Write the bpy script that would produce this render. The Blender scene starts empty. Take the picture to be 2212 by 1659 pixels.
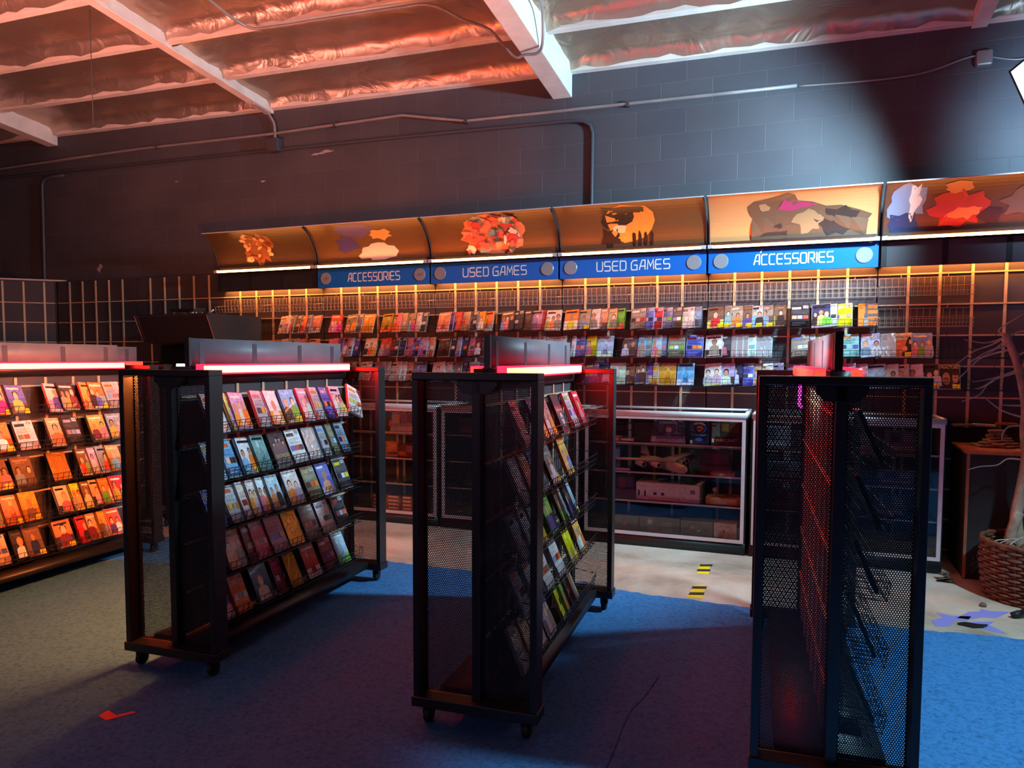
TUBE = 40.0      # emission of the orange tubes along the posters
STRIP = 110.0
RED = 170.0
ORANGE = 400.0
FLOOD = 3.0
BEAM = 800.0
DOWN = 760.0
FILL = 20.0
WARM = 47.0
EXPO = 0.0
SPILL = 160.0
HEAD = 3000.0
import bpy, math, random, json
from mathutils import Vector, Matrix
S = bpy.context.scene
COL = S.collection
PI = math.pi
R = random.Random(7)

# ------------------------------------------------------------------ materials
def lin(c):
    return tuple((x / 12.92 if x <= .04045 else ((x + .055) / 1.055) ** 2.4) for x in c)

def rgb(r, g, b):
    return lin((r / 255, g / 255, b / 255)) + (1,)

MATS = {}
def mat(name, color=(.5, .5, .5, 1), rough=.5, metal=0, emit=None, strength=0, noise=None, bump=None, coat=0, spec=.5):
    if name in MATS: return MATS[name]
    m = bpy.data.materials.new(name); m.use_nodes = True
    nt = m.node_tree; b = nt.nodes['Principled BSDF']
    b.inputs['Base Color'].default_value = color
    b.inputs['Roughness'].default_value = rough
    b.inputs['Metallic'].default_value = metal
    b.inputs['Specular IOR Level'].default_value = spec
    b.inputs['Coat Weight'].default_value = coat
    if emit:
        b.inputs['Emission Color'].default_value = emit
        b.inputs['Emission Strength'].default_value = strength
    if noise or bump:
        tc = nt.nodes.new('ShaderNodeTexCoord')
    if noise:                       # (scale, amount): mottles the paint
        n = nt.nodes.new('ShaderNodeTexNoise'); n.inputs['Scale'].default_value = noise[0]; n.inputs['Detail'].default_value = 5
        nt.links.new(tc.outputs['Object'], n.inputs['Vector'])
        r = nt.nodes.new('ShaderNodeValToRGB')
        k = noise[1]
        r.color_ramp.elements[0].position = .3; r.color_ramp.elements[1].position = .7
        r.color_ramp.elements[0].color = tuple(c * (1 - k) for c in color[:3]) + (1,)
        r.color_ramp.elements[1].color = tuple(min(1, c * (1 + k)) for c in color[:3]) + (1,)
        nt.links.new(n.outputs['Fac'], r.inputs['Fac']); nt.links.new(r.outputs['Color'], b.inputs['Base Color'])
    if bump:                        # (scale, strength, distance)
        n2 = nt.nodes.new('ShaderNodeTexNoise'); n2.inputs['Scale'].default_value = bump[0]; n2.inputs['Detail'].default_value = 6
        nt.links.new(tc.outputs['Object'], n2.inputs['Vector'])
        bp = nt.nodes.new('ShaderNodeBump'); bp.inputs['Strength'].default_value = bump[1]; bp.inputs['Distance'].default_value = bump[2]
        nt.links.new(n2.outputs['Fac'], bp.inputs['Height']); nt.links.new(bp.outputs['Normal'], b.inputs['Normal'])
    MATS[name] = m
    return m

def nodes_of(m): return m.node_tree.nodes, m.node_tree.links, m.node_tree.nodes['Principled BSDF']

black = mat('black_powdercoat', rgb(26, 25, 29), .42, noise=(30, .25))
black_matt = mat('black_board', rgb(24, 23, 27), .7, noise=(12, .3))
dark_panel = mat('charcoal_panel', rgb(62, 57, 64), .55, noise=(4, .15))
beige = mat('beige_channel', rgb(205, 178, 146), .45, noise=(20, .1))
wire = mat('black_wire', rgb(40, 37, 40), .35, metal=.3)
wire_lit = mat('black_wire_lit', rgb(176, 146, 124), .4, metal=.2)  # black racks near the tubes: orange glow put into a paler wire colour
greyboard = mat('grey_board', rgb(116, 112, 122), .5, noise=(9, .12))
slotdark = mat('slot_dark', rgb(62, 58, 70), .6)
alu = mat('pale_aluminium', rgb(205, 198, 202), .35, metal=.25, noise=(15, .06))
plastic_black = mat('case_black', rgb(28, 27, 30), .3)
plastic_white = mat('case_clear_white', rgb(196, 198, 205), .2)
rubber = mat('caster_rubber', rgb(18, 18, 19), .6)
white_paint = mat('white_painted_wood', rgb(226, 214, 208), .6, noise=(7, .1))
conduit_m = mat('grey_painted_conduit', rgb(150, 140, 142), .4, metal=.3, noise=(6, .15))
conduit_d = mat('dark_painted_conduit', rgb(66, 62, 70), .5)
yellow_st = mat('yellow_sticker', rgb(240, 205, 10), .5)

m = mat('printed_sleeve', rough=.24, coat=.25)
n, l, b = nodes_of(m)
a = n.new('ShaderNodeVertexColor'); a.layer_name = 'print'
tc = n.new('ShaderNodeTexCoord'); nz = n.new('ShaderNodeTexNoise'); nz.inputs['Scale'].default_value = 48; nz.inputs['Detail'].default_value = 5; nz.inputs['Roughness'].default_value = .7
mp = n.new('ShaderNodeMapRange'); mp.inputs['From Min'].default_value = .3; mp.inputs['From Max'].default_value = .7; mp.inputs['To Min'].default_value = .62; mp.inputs['To Max'].default_value = 1.2
sc = n.new('ShaderNodeVectorMath'); sc.operation = 'SCALE'
l.new(tc.outputs['Object'], nz.inputs['Vector']); l.new(nz.outputs['Fac'], mp.inputs['Value']); l.new(mp.outputs['Result'], sc.inputs['Scale'])
l.new(a.outputs['Color'], sc.inputs[0]); l.new(sc.outputs['Vector'], b.inputs['Base Color'])
PRINT = m
m = mat('printed_matt', rough=.55)
n, l, b = nodes_of(m)
a = n.new('ShaderNodeVertexColor'); a.layer_name = 'print'; l.new(a.outputs['Color'], b.inputs['Base Color'])
PRINT_MATT = m

def foil(name, color, rough, scale, dist, metal=1.0):
    m = mat(name, color, rough, metal)
    n, l, b = nodes_of(m)
    tc = n.new('ShaderNodeTexCoord'); t = n.new('ShaderNodeTexNoise'); t.inputs['Scale'].default_value = scale; t.inputs['Detail'].default_value = 3
    t.inputs['Distortion'].default_value = 1.5
    bp = n.new('ShaderNodeBump'); bp.inputs['Strength'].default_value = .9; bp.inputs['Distance'].default_value = dist
    l.new(tc.outputs['Object'], t.inputs['Vector']); l.new(t.outputs['Fac'], bp.inputs['Height']); l.new(bp.outputs['Normal'], b.inputs['Normal'])
    return m
foil_silver = foil('silver_wrap', rgb(225, 232, 240), .28, 22, .006, .75)
foil_gold = foil('gold_wrap', rgb(230, 150, 60), .28, 26, .006, .8)
foil_roof = foil('roof_foil', rgb(204, 176, 158), .40, 2.6, .03, .85)

def glass_mat(name, tint, refl=.12):
    m = bpy.data.materials.new(name); m.use_nodes = True
    nt = m.node_tree; nt.nodes.clear()
    o = nt.nodes.new('ShaderNodeOutputMaterial'); mx = nt.nodes.new('ShaderNodeMixShader')
    t = nt.nodes.new('ShaderNodeBsdfTransparent'); t.inputs['Color'].default_value = tint
    g = nt.nodes.new('ShaderNodeBsdfGlossy'); g.inputs['Roughness'].default_value = .03
    f = nt.nodes.new('ShaderNodeFresnel'); f.inputs['IOR'].default_value = 1.45
    nt.links.new(f.outputs['Fac'], mx.inputs['Fac']); nt.links.new(t.outputs[0], mx.inputs[1]); nt.links.new(g.outputs[0], mx.inputs[2])
    nt.links.new(mx.outputs[0], o.inputs['Surface'])
    MATS[name] = m
    return m
glass = glass_mat('case_glass', (.98, .985, .99, 1))

# block wall: paint over concrete masonry
def block_wall(name):
    m = mat(name, rgb(74, 72, 80), .6)
    n, l, b = nodes_of(m)
    tc = n.new('ShaderNodeTexCoord'); sp = n.new('ShaderNodeSeparateXYZ'); cb = n.new('ShaderNodeCombineXYZ')
    l.new(tc.outputs['Object'], sp.inputs[0]); l.new(sp.outputs['X'], cb.inputs['X']); l.new(sp.outputs['Z'], cb.inputs['Y'])
    br = n.new('ShaderNodeTexBrick')
    br.inputs['Scale'].default_value = 1; br.inputs['Brick Width'].default_value = .4064; br.inputs['Row Height'].default_value = .2032
    br.inputs['Mortar Size'].default_value = .0035; br.inputs['Mortar Smooth'].default_value = .6
    br.inputs['Color1'].default_value = rgb(73, 71, 80); br.inputs['Color2'].default_value = rgb(78, 75, 82); br.inputs['Mortar'].default_value = rgb(92, 88, 96)
    l.new(cb.outputs[0], br.inputs['Vector'])
    nz = n.new('ShaderNodeTexNoise'); nz.inputs['Scale'].default_value = 1.3; nz.inputs['Detail'].default_value = 6
    l.new(tc.outputs['Object'], nz.inputs['Vector'])
    mp = n.new('ShaderNodeMapRange'); mp.inputs['From Min'].default_value = .3; mp.inputs['From Max'].default_value = .7; mp.inputs['To Min'].default_value = .82; mp.inputs['To Max'].default_value = 1.15
    l.new(nz.outputs['Fac'], mp.inputs['Value'])
    mu = n.new('ShaderNodeVectorMath'); mu.operation = 'SCALE'
    l.new(br.outputs['Color'], mu.inputs[0]); l.new(mp.outputs['Result'], mu.inputs['Scale']); l.new(mu.outputs['Vector'], b.inputs['Base Color'])
    n2 = n.new('ShaderNodeTexNoise'); n2.inputs['Scale'].default_value = 60; n2.inputs['Detail'].default_value = 4
    l.new(tc.outputs['Object'], n2.inputs['Vector'])
    bp = n.new('ShaderNodeBump'); bp.inputs['Strength'].default_value = .5; bp.inputs['Distance'].default_value = .004; bp.invert = True
    l.new(br.outputs['Fac'], bp.inputs['Height'])
    b2 = n.new('ShaderNodeBump'); b2.inputs['Strength'].default_value = .25; b2.inputs['Distance'].default_value = .003
    l.new(n2.outputs['Fac'], b2.inputs['Height']); l.new(bp.outputs['Normal'], b2.inputs['Normal']); l.new(b2.outputs['Normal'], b.inputs['Normal'])
    return m
block = block_wall('painted_block')

def ramp_noise(name, stops, scale, rough, bump=None, detail=8, distort=0):
    m = mat(name, stops[0][1], rough)
    n, l, b = nodes_of(m)
    tc = n.new('ShaderNodeTexCoord'); t = n.new('ShaderNodeTexNoise'); t.inputs['Scale'].default_value = scale; t.inputs['Detail'].default_value = detail; t.inputs['Roughness'].default_value = .65; t.inputs['Distortion'].default_value = distort
    r = n.new('ShaderNodeValToRGB')
    while len(r.color_ramp.elements) < len(stops): r.color_ramp.elements.new(.5)
    for e, (p, c) in zip(r.color_ramp.elements, stops): e.position = p; e.color = c
    l.new(tc.outputs['Object'], t.inputs['Vector']); l.new(t.outputs['Fac'], r.inputs['Fac']); l.new(r.outputs['Color'], b.inputs['Base Color'])
    if bump:
        t2 = n.new('ShaderNodeTexNoise'); t2.inputs['Scale'].default_value = bump[0]; t2.inputs['Detail'].default_value = 4
        bp = n.new('ShaderNodeBump'); bp.inputs['Strength'].default_value = bump[1]; bp.inputs['Distance'].default_value = bump[2]
        l.new(tc.outputs['Object'], t2.inputs['Vector']); l.new(t2.outputs['Fac'], bp.inputs['Height']); l.new(bp.outputs['Normal'], b.inputs['Normal'])
    return m
concrete = ramp_noise('worn_concrete', [(.3, rgb(140, 122, 106)), (.5, rgb(184, 164, 146)), (.66, rgb(196, 186, 172)), (.8, rgb(166, 158, 150))], 1.4, .6, (40, .15, .002), distort=.6)
carpet_m = ramp_noise('blue_carpet', [(.25, rgb(44, 86, 134)), (.45, rgb(64, 124, 184)), (.6, rgb(76, 138, 200)), (.8, rgb(50, 98, 150))], 55, .95, (260, 1.0, .006), detail=4)
carpet_m.node_tree.nodes['Principled BSDF'].inputs['Specular IOR Level'].default_value = .15

# ------------------------------------------------------------------ mesh helpers
class MB:
    def __init__(s): s.v = []; s.f = []; s.c = []; s.m = []
    def add(s, vs, fs, col=(1, 1, 1), mi=0):
        o = len(s.v); s.v.extend(tuple(p) for p in vs)
        for f in fs: s.f.append([i + o for i in f]); s.c.append(col); s.m.append(mi)
    def box(s, a, b, M=None, col=(1, 1, 1), mi=0):
        x0, y0, z0 = a; x1, y1, z1 = b
        vs = [Vector(p) for p in ((x0, y0, z0), (x1, y0, z0), (x1, y1, z0), (x0, y1, z0), (x0, y0, z1), (x1, y0, z1), (x1, y1, z1), (x0, y1, z1))]
        if M: vs = [M @ p for p in vs]
        s.add(vs, [(0, 3, 2, 1), (4, 5, 6, 7), (0, 1, 5, 4), (1, 2, 6, 5), (2, 3, 7, 6), (3, 0, 4, 7)], col, mi)
        return s
    def tube(s, pts, r, n=6, caps=True, col=(1, 1, 1), mi=0):
        pts = [Vector(p) for p in pts]; k = len(pts); rs = r if isinstance(r, (list, tuple)) else [r] * k
        t0 = (pts[1] - pts[0]).normalized(); up = Vector((0, 0, 1)) if abs(t0.z) < .9 else Vector((1, 0, 0))
        u = t0.cross(up).normalized(); vs = []
        for i, p in enumerate(pts):
            t = (pts[min(i + 1, k - 1)] - pts[max(i - 1, 0)]).normalized()
            u = (u - t * u.dot(t)).normalized(); w = t.cross(u)
            for j in range(n):
                a = 2 * PI * j / n + PI / n
                vs.append(p + (u * math.cos(a) + w * math.sin(a)) * rs[i])
        fs = [(i * n + j, i * n + (j + 1) % n, (i + 1) * n + (j + 1) % n, (i + 1) * n + j) for i in range(k - 1) for j in range(n)]
        if caps: fs += [tuple(range(n))[::-1], tuple((k - 1) * n + j for j in range(n))]
        s.add(vs, fs, col, mi); return s
    def lathe(s, prof, n=24, M=None, col=(1, 1, 1), mi=0):
        vs = []
        for r, z in prof:
            for j in range(n):
                a = 2 * PI * j / n; p = Vector((r * math.cos(a), r * math.sin(a), z)); vs.append(M @ p if M else p)
        k = len(prof)
        fs = [(i * n + j, i * n + (j + 1) % n, (i + 1) * n + (j + 1) % n, (i + 1) * n + j) for i in range(k - 1) for j in range(n)]
        fs += [tuple(range(n))[::-1], tuple((k - 1) * n + j for j in range(n))]
        s.add(vs, fs, col, mi); return s
    def prism(s, poly, d, M, col=(1, 1, 1), mi=0):     # polygon in local XY, extruded 0..d along Z
        k = len(poly)
        vs = [M @ Vector((x, y, 0)) for x, y in poly] + [M @ Vector((x, y, d)) for x, y in poly]
        s.add(vs, [tuple(range(k))[::-1], tuple(range(k, 2 * k))] + [(i, (i + 1) % k, k + (i + 1) % k, k + i) for i in range(k)], col, mi); return s
    def mesh(s, name, mats, smooth=False, colors=False):
        me = bpy.data.meshes.new(name); me.from_pydata(s.v, [], s.f)
        for mm in (mats if isinstance(mats, (list, tuple)) else [mats]): me.materials.append(mm)
        if any(s.m): me.polygons.foreach_set('material_index', s.m)
        if smooth: me.polygons.foreach_set('use_smooth', [True] * len(me.polygons))
        if colors:
            at = me.color_attributes.new('print', 'FLOAT_COLOR', 'CORNER'); i = 0; buf = []
            for f, c in zip(s.f, s.c):
                for _ in f: buf.extend((c[0], c[1], c[2], 1))
            at.data.foreach_set('color', buf)
        me.update(); return me
    def build(s, name, mats, parent=None, smooth=False, colors=False, bevel=0, M=None):
        return link(name, s.mesh(name, mats, smooth, colors), parent, bevel, M)

def link(name, me, parent=None, bevel=0, M=None):
    o = bpy.data.objects.new(name, me); COL.objects.link(o)
    if parent: o.parent = parent
    if M is not None: o.matrix_local = M
    if bevel:
        bv = o.modifiers.new('edge', 'BEVEL'); bv.width = bevel; bv.segments = 2; bv.limit_method = 'ANGLE'
    return o
def tag(o, label, cat, group=None, kind=None):
    if label: o['label'] = label
    if cat: o['category'] = cat
    if group: o['group'] = group
    if kind: o['kind'] = kind
    return o
def thing(name, label, cat, M=None, group=None):
    o = bpy.data.objects.new(name, None); COL.objects.link(o); o.empty_display_size = .1
    if M is not None: o.matrix_world = M
    return tag(o, label, cat, group)
def T(x, y, z): return Matrix.Translation((x, y, z))
def Rx(a): return Matrix.Rotation(a, 4, 'X')
def Ry(a): return Matrix.Rotation(a, 4, 'Y')
def Rz(a): return Matrix.Rotation(a, 4, 'Z')
def structure(o): o['kind'] = 'structure'; return o

def text_polys(txt, size, depth=0):
    cu = bpy.data.curves.new('lettering', 'FONT'); cu.body = txt; cu.size = size; cu.extrude = depth; cu.resolution_u = 3
    cu.align_x = 'CENTER'
    o = bpy.data.objects.new('lettering', cu); COL.objects.link(o)
    dg = bpy.context.evaluated_depsgraph_get(); me = o.evaluated_get(dg).to_mesh()
    vs = [tuple(v.co) for v in me.vertices]; fs = [tuple(p.vertices) for p in me.polygons]
    o.evaluated_get(dg).to_mesh_clear(); bpy.data.objects.remove(o); bpy.data.curves.remove(cu)
    return vs, fs
def add_text(mb, txt, size, M, col=(1, 1, 1), width=None, mi=0):
    vs, fs = text_polys(txt, size)
    w = max(v[0] for v in vs) - min(v[0] for v in vs); k = (width / w) if width else 1
    mb.add([M @ Vector((v[0] * k, v[1], v[2])) for v in vs], fs, col, mi)

GLYPH = {  # wide rounded-square sign lettering, drawn as strokes
 'A': [[(0, 0), (.38, .94), (.46, 1), (.9, 1), (.9, 0)], [(.16, .36), (.9, .36)]],
 'C': [[(.92, 1), (.14, 1), (0, .86), (0, .14), (.14, 0), (.92, 0)]],
 'E': [[(.92, 1), (.14, 1), (0, .86), (0, .14), (.14, 0), (.92, 0)], [(0, .5), (.86, .5)]],
 'S': [[(.92, 1), (.12, 1), (0, .9), (0, .6), (.1, .5), (.82, .5), (.92, .4), (.92, .1), (.8, 0), (0, 0)]],
 'O': [[(.14, 0), (0, .14), (0, .86), (.14, 1), (.8, 1), (.94, .86), (.94, .14), (.8, 0), (.14, 0)]],
 'R': [[(0, 0), (0, 1), (.8, 1), (.92, .9), (.92, .52), (.82, .42), (.3, .42)], [(.45, .42), (.94, 0)]],
 'I': [[(.05, 0), (.05, 1)]],
 'U': [[(0, 1), (0, .14), (.14, 0), (.8, 0), (.94, .14), (.94, 1)]],
 'D': [[(0, 0), (0, 1), (.76, 1), (.92, .82), (.92, .18), (.76, 0), (0, 0)]],
 'G': [[(.92, 1), (.3, 1), (0, .74), (0, .14), (.12, 0), (.92, 0), (.92, .5), (.45, .5)]],
 'M': [[(0, 0), (.1, 1), (.5, .35), (.9, 1), (1, 0)]],
 'T': [[(0, 1), (1, 1)], [(.5, 1), (.5, 0)]],
 'N': [[(0, 0), (0, .86), (.14, 1), (.78, 1), (.92, .86), (.92, 0)]],
 '\\': [[(0, 1), (.6, 0)]],
}
def glyph_text(mb, txt, h, width, M, stroke=.135, col=(1, 1, 1), mi=0):
    adv = []; x = 0
    for ch in txt:
        adv.append(x); x += .5 if ch == ' ' else (.40 if ch == 'I' else 1.27)
    k = width / (x - .30)
    z = 0
    for ch, x0 in zip(txt, adv):
        for line in GLYPH.get(ch, []):
            P = [Vector(((x0 + px) * k, py * h)) for px, py in line]; hw = stroke * h / 2
            L, Rr = [], []
            for i, p in enumerate(P):
                d0 = (P[i] - P[i - 1]).normalized() if i else (P[1] - P[0]).normalized()
                d1 = (P[i + 1] - P[i]).normalized() if i < len(P) - 1 else d0
                nn = Vector((-(d0 + d1).y, (d0 + d1).x)).normalized(); c = max(.4, nn.dot(Vector((-d0.y, d0.x))))
                e = (d0 * -hw if i == 0 else (d0 * hw if i == len(P) - 1 else Vector((0, 0)))) * .3
                L.append(p + e + nn * hw / c); Rr.append(p + e - nn * hw / c)
            z += .00012
            vs = [M @ Vector((q.x, q.y, z)) for q in L] + [M @ Vector((q.x, q.y, z)) for q in Rr]; n = len(P)
            mb.add(vs, [(i, n + i, n + i + 1, i + 1) for i in range(n - 1)], col, mi)
# ------------------------------------------------------------------ room shell
X0, X1, Y0, YW = -4.2, 10.5, -9.2, .06
def zc(x, y): return 3.89 - .0185 * (x - .5) - .107 * (y - .06)
fl = MB(); fl.add([(X0, Y0, 0), (X1, Y0, 0), (X1, YW, 0), (X0, YW, 0)], [(0, 1, 2, 3)])
structure(fl.build('floor', concrete))
wb = MB(); wb.box((X0, YW, 0), (X1, YW + .15, 4.2)); wall_back = structure(wb.build('wall_back', block))
chips = MB()
for cx, cz, s in ((-1.83, 2.42, .05), (-1.80, 2.46, .03), (1.17, 3.42, .05), (1.24, 3.43, .06), (.47, 3.21, .03), (1.1, 3.415, .035), (-.66, 3.30, .02)):
    pts = []
    for k in range(9):
        a = 2 * PI * k / 9; rr = s * (.35 + .65 * R.random()); pts.append((rr * math.cos(a) * (1 if cz < 3 else 1.6), rr * math.sin(a) * (1.3 if cz < 3 else .4)))
    chips.prism(pts, .001, T(cx, YW, cz) @ Rx(PI / 2))
chips.build('chipped_paint', mat('bare_plaster', rgb(176, 160, 160), .8), wall_back)
wl = MB(); wl.box((X0 - .15, Y0, 0), (X0, YW, 5.2)); structure(wl.build('wall_left', block))
wr = MB(); wr.box((X1, Y0, 0), (X1 + .15, YW, 5.2)); structure(wr.build('wall_right', block))
wf = MB(); wf.box((X0, Y0 - .15, 0), (X1, Y0, 5.2)); structure(wf.build('wall_front', block))

# roof: foil faced insulation sagging between white joists and purlins
PUR = [(-2.49, .16, -.10), (.57, .10, -.03), (3.63, .17, -.19), (6.69, .10, -.02), (9.75, .16, -.15)]
JY = [.03 - .645 * k for k in range(0, 15)]
ce = MB(); xs = [p[0] for p in PUR]; bays = [(X0, xs[0])] + list(zip(xs[:-1], xs[1:])) + [(xs[-1], X1)]
rr = random.Random(3)
for bx0, bx1 in bays:
    for j in range(len(JY) - 1):
        y1, y0 = JY[j], JY[j + 1]; nx = 30; VL = [0, .012, .035, .08, .16, .3, .5, .7, .84, .92, .965, .988, 1]; ny = len(VL) - 1
        ph = [rr.uniform(0, 6.28) for _ in range(6)]; fr = [rr.uniform(3, 9) for _ in range(6)]
        vs = []
        for a in range(nx + 1):
            for c in range(ny + 1):
                u = a / nx; v = VL[c]; x = bx0 + (bx1 - bx0) * u; y = y0 + .031 + (y1 - y0 - .062) * v
                edge = min(u, 1 - u) * (bx1 - bx0)
                s = 4 * v * (1 - v)
                m_ = min(v, 1 - v); tuck = min(1, m_ / .085) ** .7
                h = .022 + (.098 - .018 * s) * tuck + .012 * math.sin(fr[0] * x + ph[0]) * math.sin(PI * v) + .008 * math.sin(fr[1] * 2 * x + 9 * v + ph[1]) + .006 * rr.uniform(-.6, .6)
                if edge < .25: h -= (.25 - edge) * .22 * (1 if s > .2 else .5)
                if m_ < .05: h += .012 * math.sin(9 * x + ph[2]) + .008 * math.sin(27 * x + ph[3] + 40 * v)
                vs.append((x, y, zc(x, y) + h))
        ce.add(vs, [(a * (ny + 1) + c, a * (ny + 1) + c + 1, (a + 1) * (ny + 1) + c + 1, (a + 1) * (ny + 1) + c) for a in range(nx) for c in range(ny)])
cel = structure(ce.build('ceiling', foil_roof, smooth=True))
deck = MB(); deck.add([(X0, Y0, zc(X0, Y0) + .2), (X1, Y0, zc(X1, Y0) + .2), (X1, YW + .1, zc(X1, YW) + .2), (X0, YW + .1, zc(X0, YW) + .2)], [(0, 1, 2, 3)])
structure(deck.build('roof_deck', black_matt))
def sloped_box(mb, x0, x1, y0, y1, zb, zt):      # box following the roof plane
    vs = []
    for dz in (zb, zt):
        for x, y in ((x0, y0), (x1, y0), (x1, y1), (x0, y1)): vs.append((x, y, zc(x, y) + dz))
    mb.add(vs, [(0, 3, 2, 1), (4, 5, 6, 7), (0, 1, 5, 4), (1, 2, 6, 5), (2, 3, 7, 6), (3, 0, 4, 7)])
for i, y in enumerate(JY[:9]):
    for bx0, bx1 in bays[:-1]:
        j = MB(); sloped_box(j, bx0 + .05, bx1 - .05, y - .03, y + .03, 0, .14)
        structure(j.build('ceiling_beam', white_paint, bevel=.004))
for k, (x, w, dz) in enumerate(PUR):
    j = MB(); sloped_box(j, x - w / 2, x + w / 2, -8.9, YW - .002, dz, .16)
    b_ = structure(j.build('roof_beam', white_paint, bevel=.006))
# hook on the deep beam
hk = MB(); hk.tube([(3.545, -.13, 3.88), (3.50, -.13, 3.87), (3.48, -.13, 3.82), (3.50, -.13, 3.76), (3.54, -.13, 3.74)], .014, 8)
tag(hk.build('hook', black, smooth=True), 'black hook screwed into the side of the deep white roof beam', 'hook')

# pipes and boxes on the block wall
def pipe(name, pts, r, m, label, cat='conduit', clips=()):
    o = MB().tube(pts, r, 10).build(name, m, smooth=True); tag(o, label, cat)
    for c in clips:
        MB().box((c[0] - .012, c[1] - r - .004, c[2] - r * 1.6), (c[0] + .012, YW, c[2] + r * 1.6)).build('clip', conduit_d, o)
    return o
def smooth_path(P, n=6):
    P = [Vector(p) for p in P]; out = []
    for i in range(len(P) - 1):
        p0, p1, p2, p3 = P[max(i - 1, 0)], P[i], P[i + 1], P[min(i + 2, len(P) - 1)]
        for k in range(n):
            t = k / n; out.append(.5 * ((2 * p1) + (p2 - p0) * t + (2 * p0 - 5 * p1 + 4 * p2 - p3) * t * t + (3 * p1 - p0 - 3 * p2 + p3) * t ** 3))
    out.append(P[-1]); return out
pipe('conduit', [(-4.1, .035, 3.655), (-3.38, .035, 3.663), (-1.17, .035, 3.682), (.61, .035, 3.657), (1.35, .035, 3.664), (2.09, .035, 3.671), (2.45, .035, 3.60), (2.74, .035, 3.548), (3.6, .035, 3.533), (4.9, .035, 3.513), (5.5, .035, 3.505)], .014, conduit_m,
     'pale conduit running the length of the dark block wall above the curved posters', clips=((-.9, .035, 3.68), (1.35, .035, 3.664), (2.74, .035, 3.548), (4.2, .035, 3.523)))
pipe('cable', smooth_path([(5.5, .035, 3.50), (6.0, .04, 3.478), (6.35, .04, 3.487), (6.6, .035, 3.55), (6.68, .035, 3.56)]), .007, conduit_m, 'thin white cable sagging along the wall towards the square wall box', 'cable')
pipe('cable', smooth_path([(6.76, .035, 3.54), (6.95, .035, 3.50), (7.15, .035, 3.56), (7.4, .035, 3.66)]), .006, conduit_m, 'thin cable looping right from the square wall box', 'cable')
pipe('conduit', [(-4.1, .04, 3.565), (-3.38, .04, 3.561), (.66, .04, 3.497), (2.4, .04, 3.47), (3.72, .04, 3.44), (3.82, .04, 3.425), (3.88, .04, 3.385), (3.90, .04, 3.32), (3.897, .04, 2.72), (3.897, .04, 2.55)], .017, conduit_d,
     'dark painted conduit that bends down the wall to the back of the used games poster')
pipe('conduit', [(-2.3, .04, 3.50), (-2.56, .04, 3.50), (-2.64, .04, 3.47), (-2.665, .04, 3.41), (-2.68, .04, 2.36), (-2.68, .04, 2.1)], .017, conduit_d,
     'dark vertical conduit dropping down the wall behind the diagonal grid panel')
pipe('conduit', smooth_path([(.575, -.2, 3.885), (.578, .0, 3.86), (.60, .03, 3.82), (.64, .035, 3.74), (.648, .035, 3.58)]), .013, conduit_m, 'short curved conduit from the slim purlin down to the junction box')
bx = MB().box((.587, -.02, 3.47), (.717, YW, 3.60)).build('junction_box', conduit_d, bevel=.006); tag(bx, 'dark square junction box on the wall under the slim purlin', 'junction box')
MB().box((.593, -.026, 3.476), (.711, -.02, 3.594)).build('cover_plate', conduit_d, bx)
bx = MB().box((6.672, .0, 3.48), (6.772, YW, 3.585)).build('wall_box', conduit_m, bevel=.012); tag(bx, 'small pale square box on the wall beside the floodlight', 'box')
pipe('conduit', smooth_path([(1.47, -1.95, 4.07), (1.48, -1.7, 4.035), (1.478, -1.49, 4.01), (1.53, -1.34, 3.985), (1.7, -1.31, 3.975), (2.18, -1.30, 3.965), (2.8, -1.28, 3.955), (3.05, -1.24, 3.95), (3.19, -1.0, 3.925), (3.33, -.82, 3.90), (3.5, -.79, 3.70), (3.6, -.79, 3.695), (3.73, -.8, 3.71), (3.79, -.95, 3.91), (3.82, -1.15, 3.94)]), .011, conduit_m, 'pale conduit wandering under the roof joists towards the deep beam')
pipe('hanging_cord', [(.50, -1.90, 4.05), (.50, -1.90, 3.2)], .003, conduit_d, 'thin dark cord hanging from the roof beside the slim purlin', 'cord')

# ------------------------------------------------------------------ carpet
cp = MB(); ed = random.Random(11); n = 150; top = []
def edge_y(x):
    base = [(-4.2, -1.72), (2.9, -1.69), (4.3, -1.66), (4.75, -1.73), (5.34, -1.77), (6.2, -1.80), (6.7, -1.76), (10.5, -1.74)]
    for (a, ya), (b_, yb) in zip(base, base[1:]):
        if a <= x <= b_: return ya + (yb - ya) * (x - a) / (b_ - a)
    return -1.74
xs_ = [X0 + .01 + (X1 - X0 - .02) * k / 420 for k in range(421)]
up = [(x, edge_y(x) + ed.uniform(-.012, .012) + .01 * math.sin(5 * x), .008) for x in xs_]
cp.v = [(x, Y0 + .01, .008) for x in xs_] + up + [(p[0], p[1] + .002, 0) for p in up]
k = len(xs_)
cp.f = [[i, i + 1, k + i + 1, k + i] for i in range(k - 1)] + [[k + i, k + i + 1, 2 * k + i + 1, 2 * k + i] for i in range(k - 1)]
cp.c = [(1, 1, 1)] * len(cp.f); cp.m = [0] * len(cp.f)
tag(cp.build('carpet', carpet_m), 'large blue low pile carpet with a ragged edge against bare concrete', 'carpet')
seam = MB().tube(smooth_path([(5.02, -2.9, .009), (5.0, -3.1, .009), (4.97, -3.3, .009), (4.98, -3.7, .009), (4.95, -4.3, .009)]), .006, 5)
o = seam.build('carpet_wrinkle', carpet_m, bpy.data.objects['carpet'], smooth=True)

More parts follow.
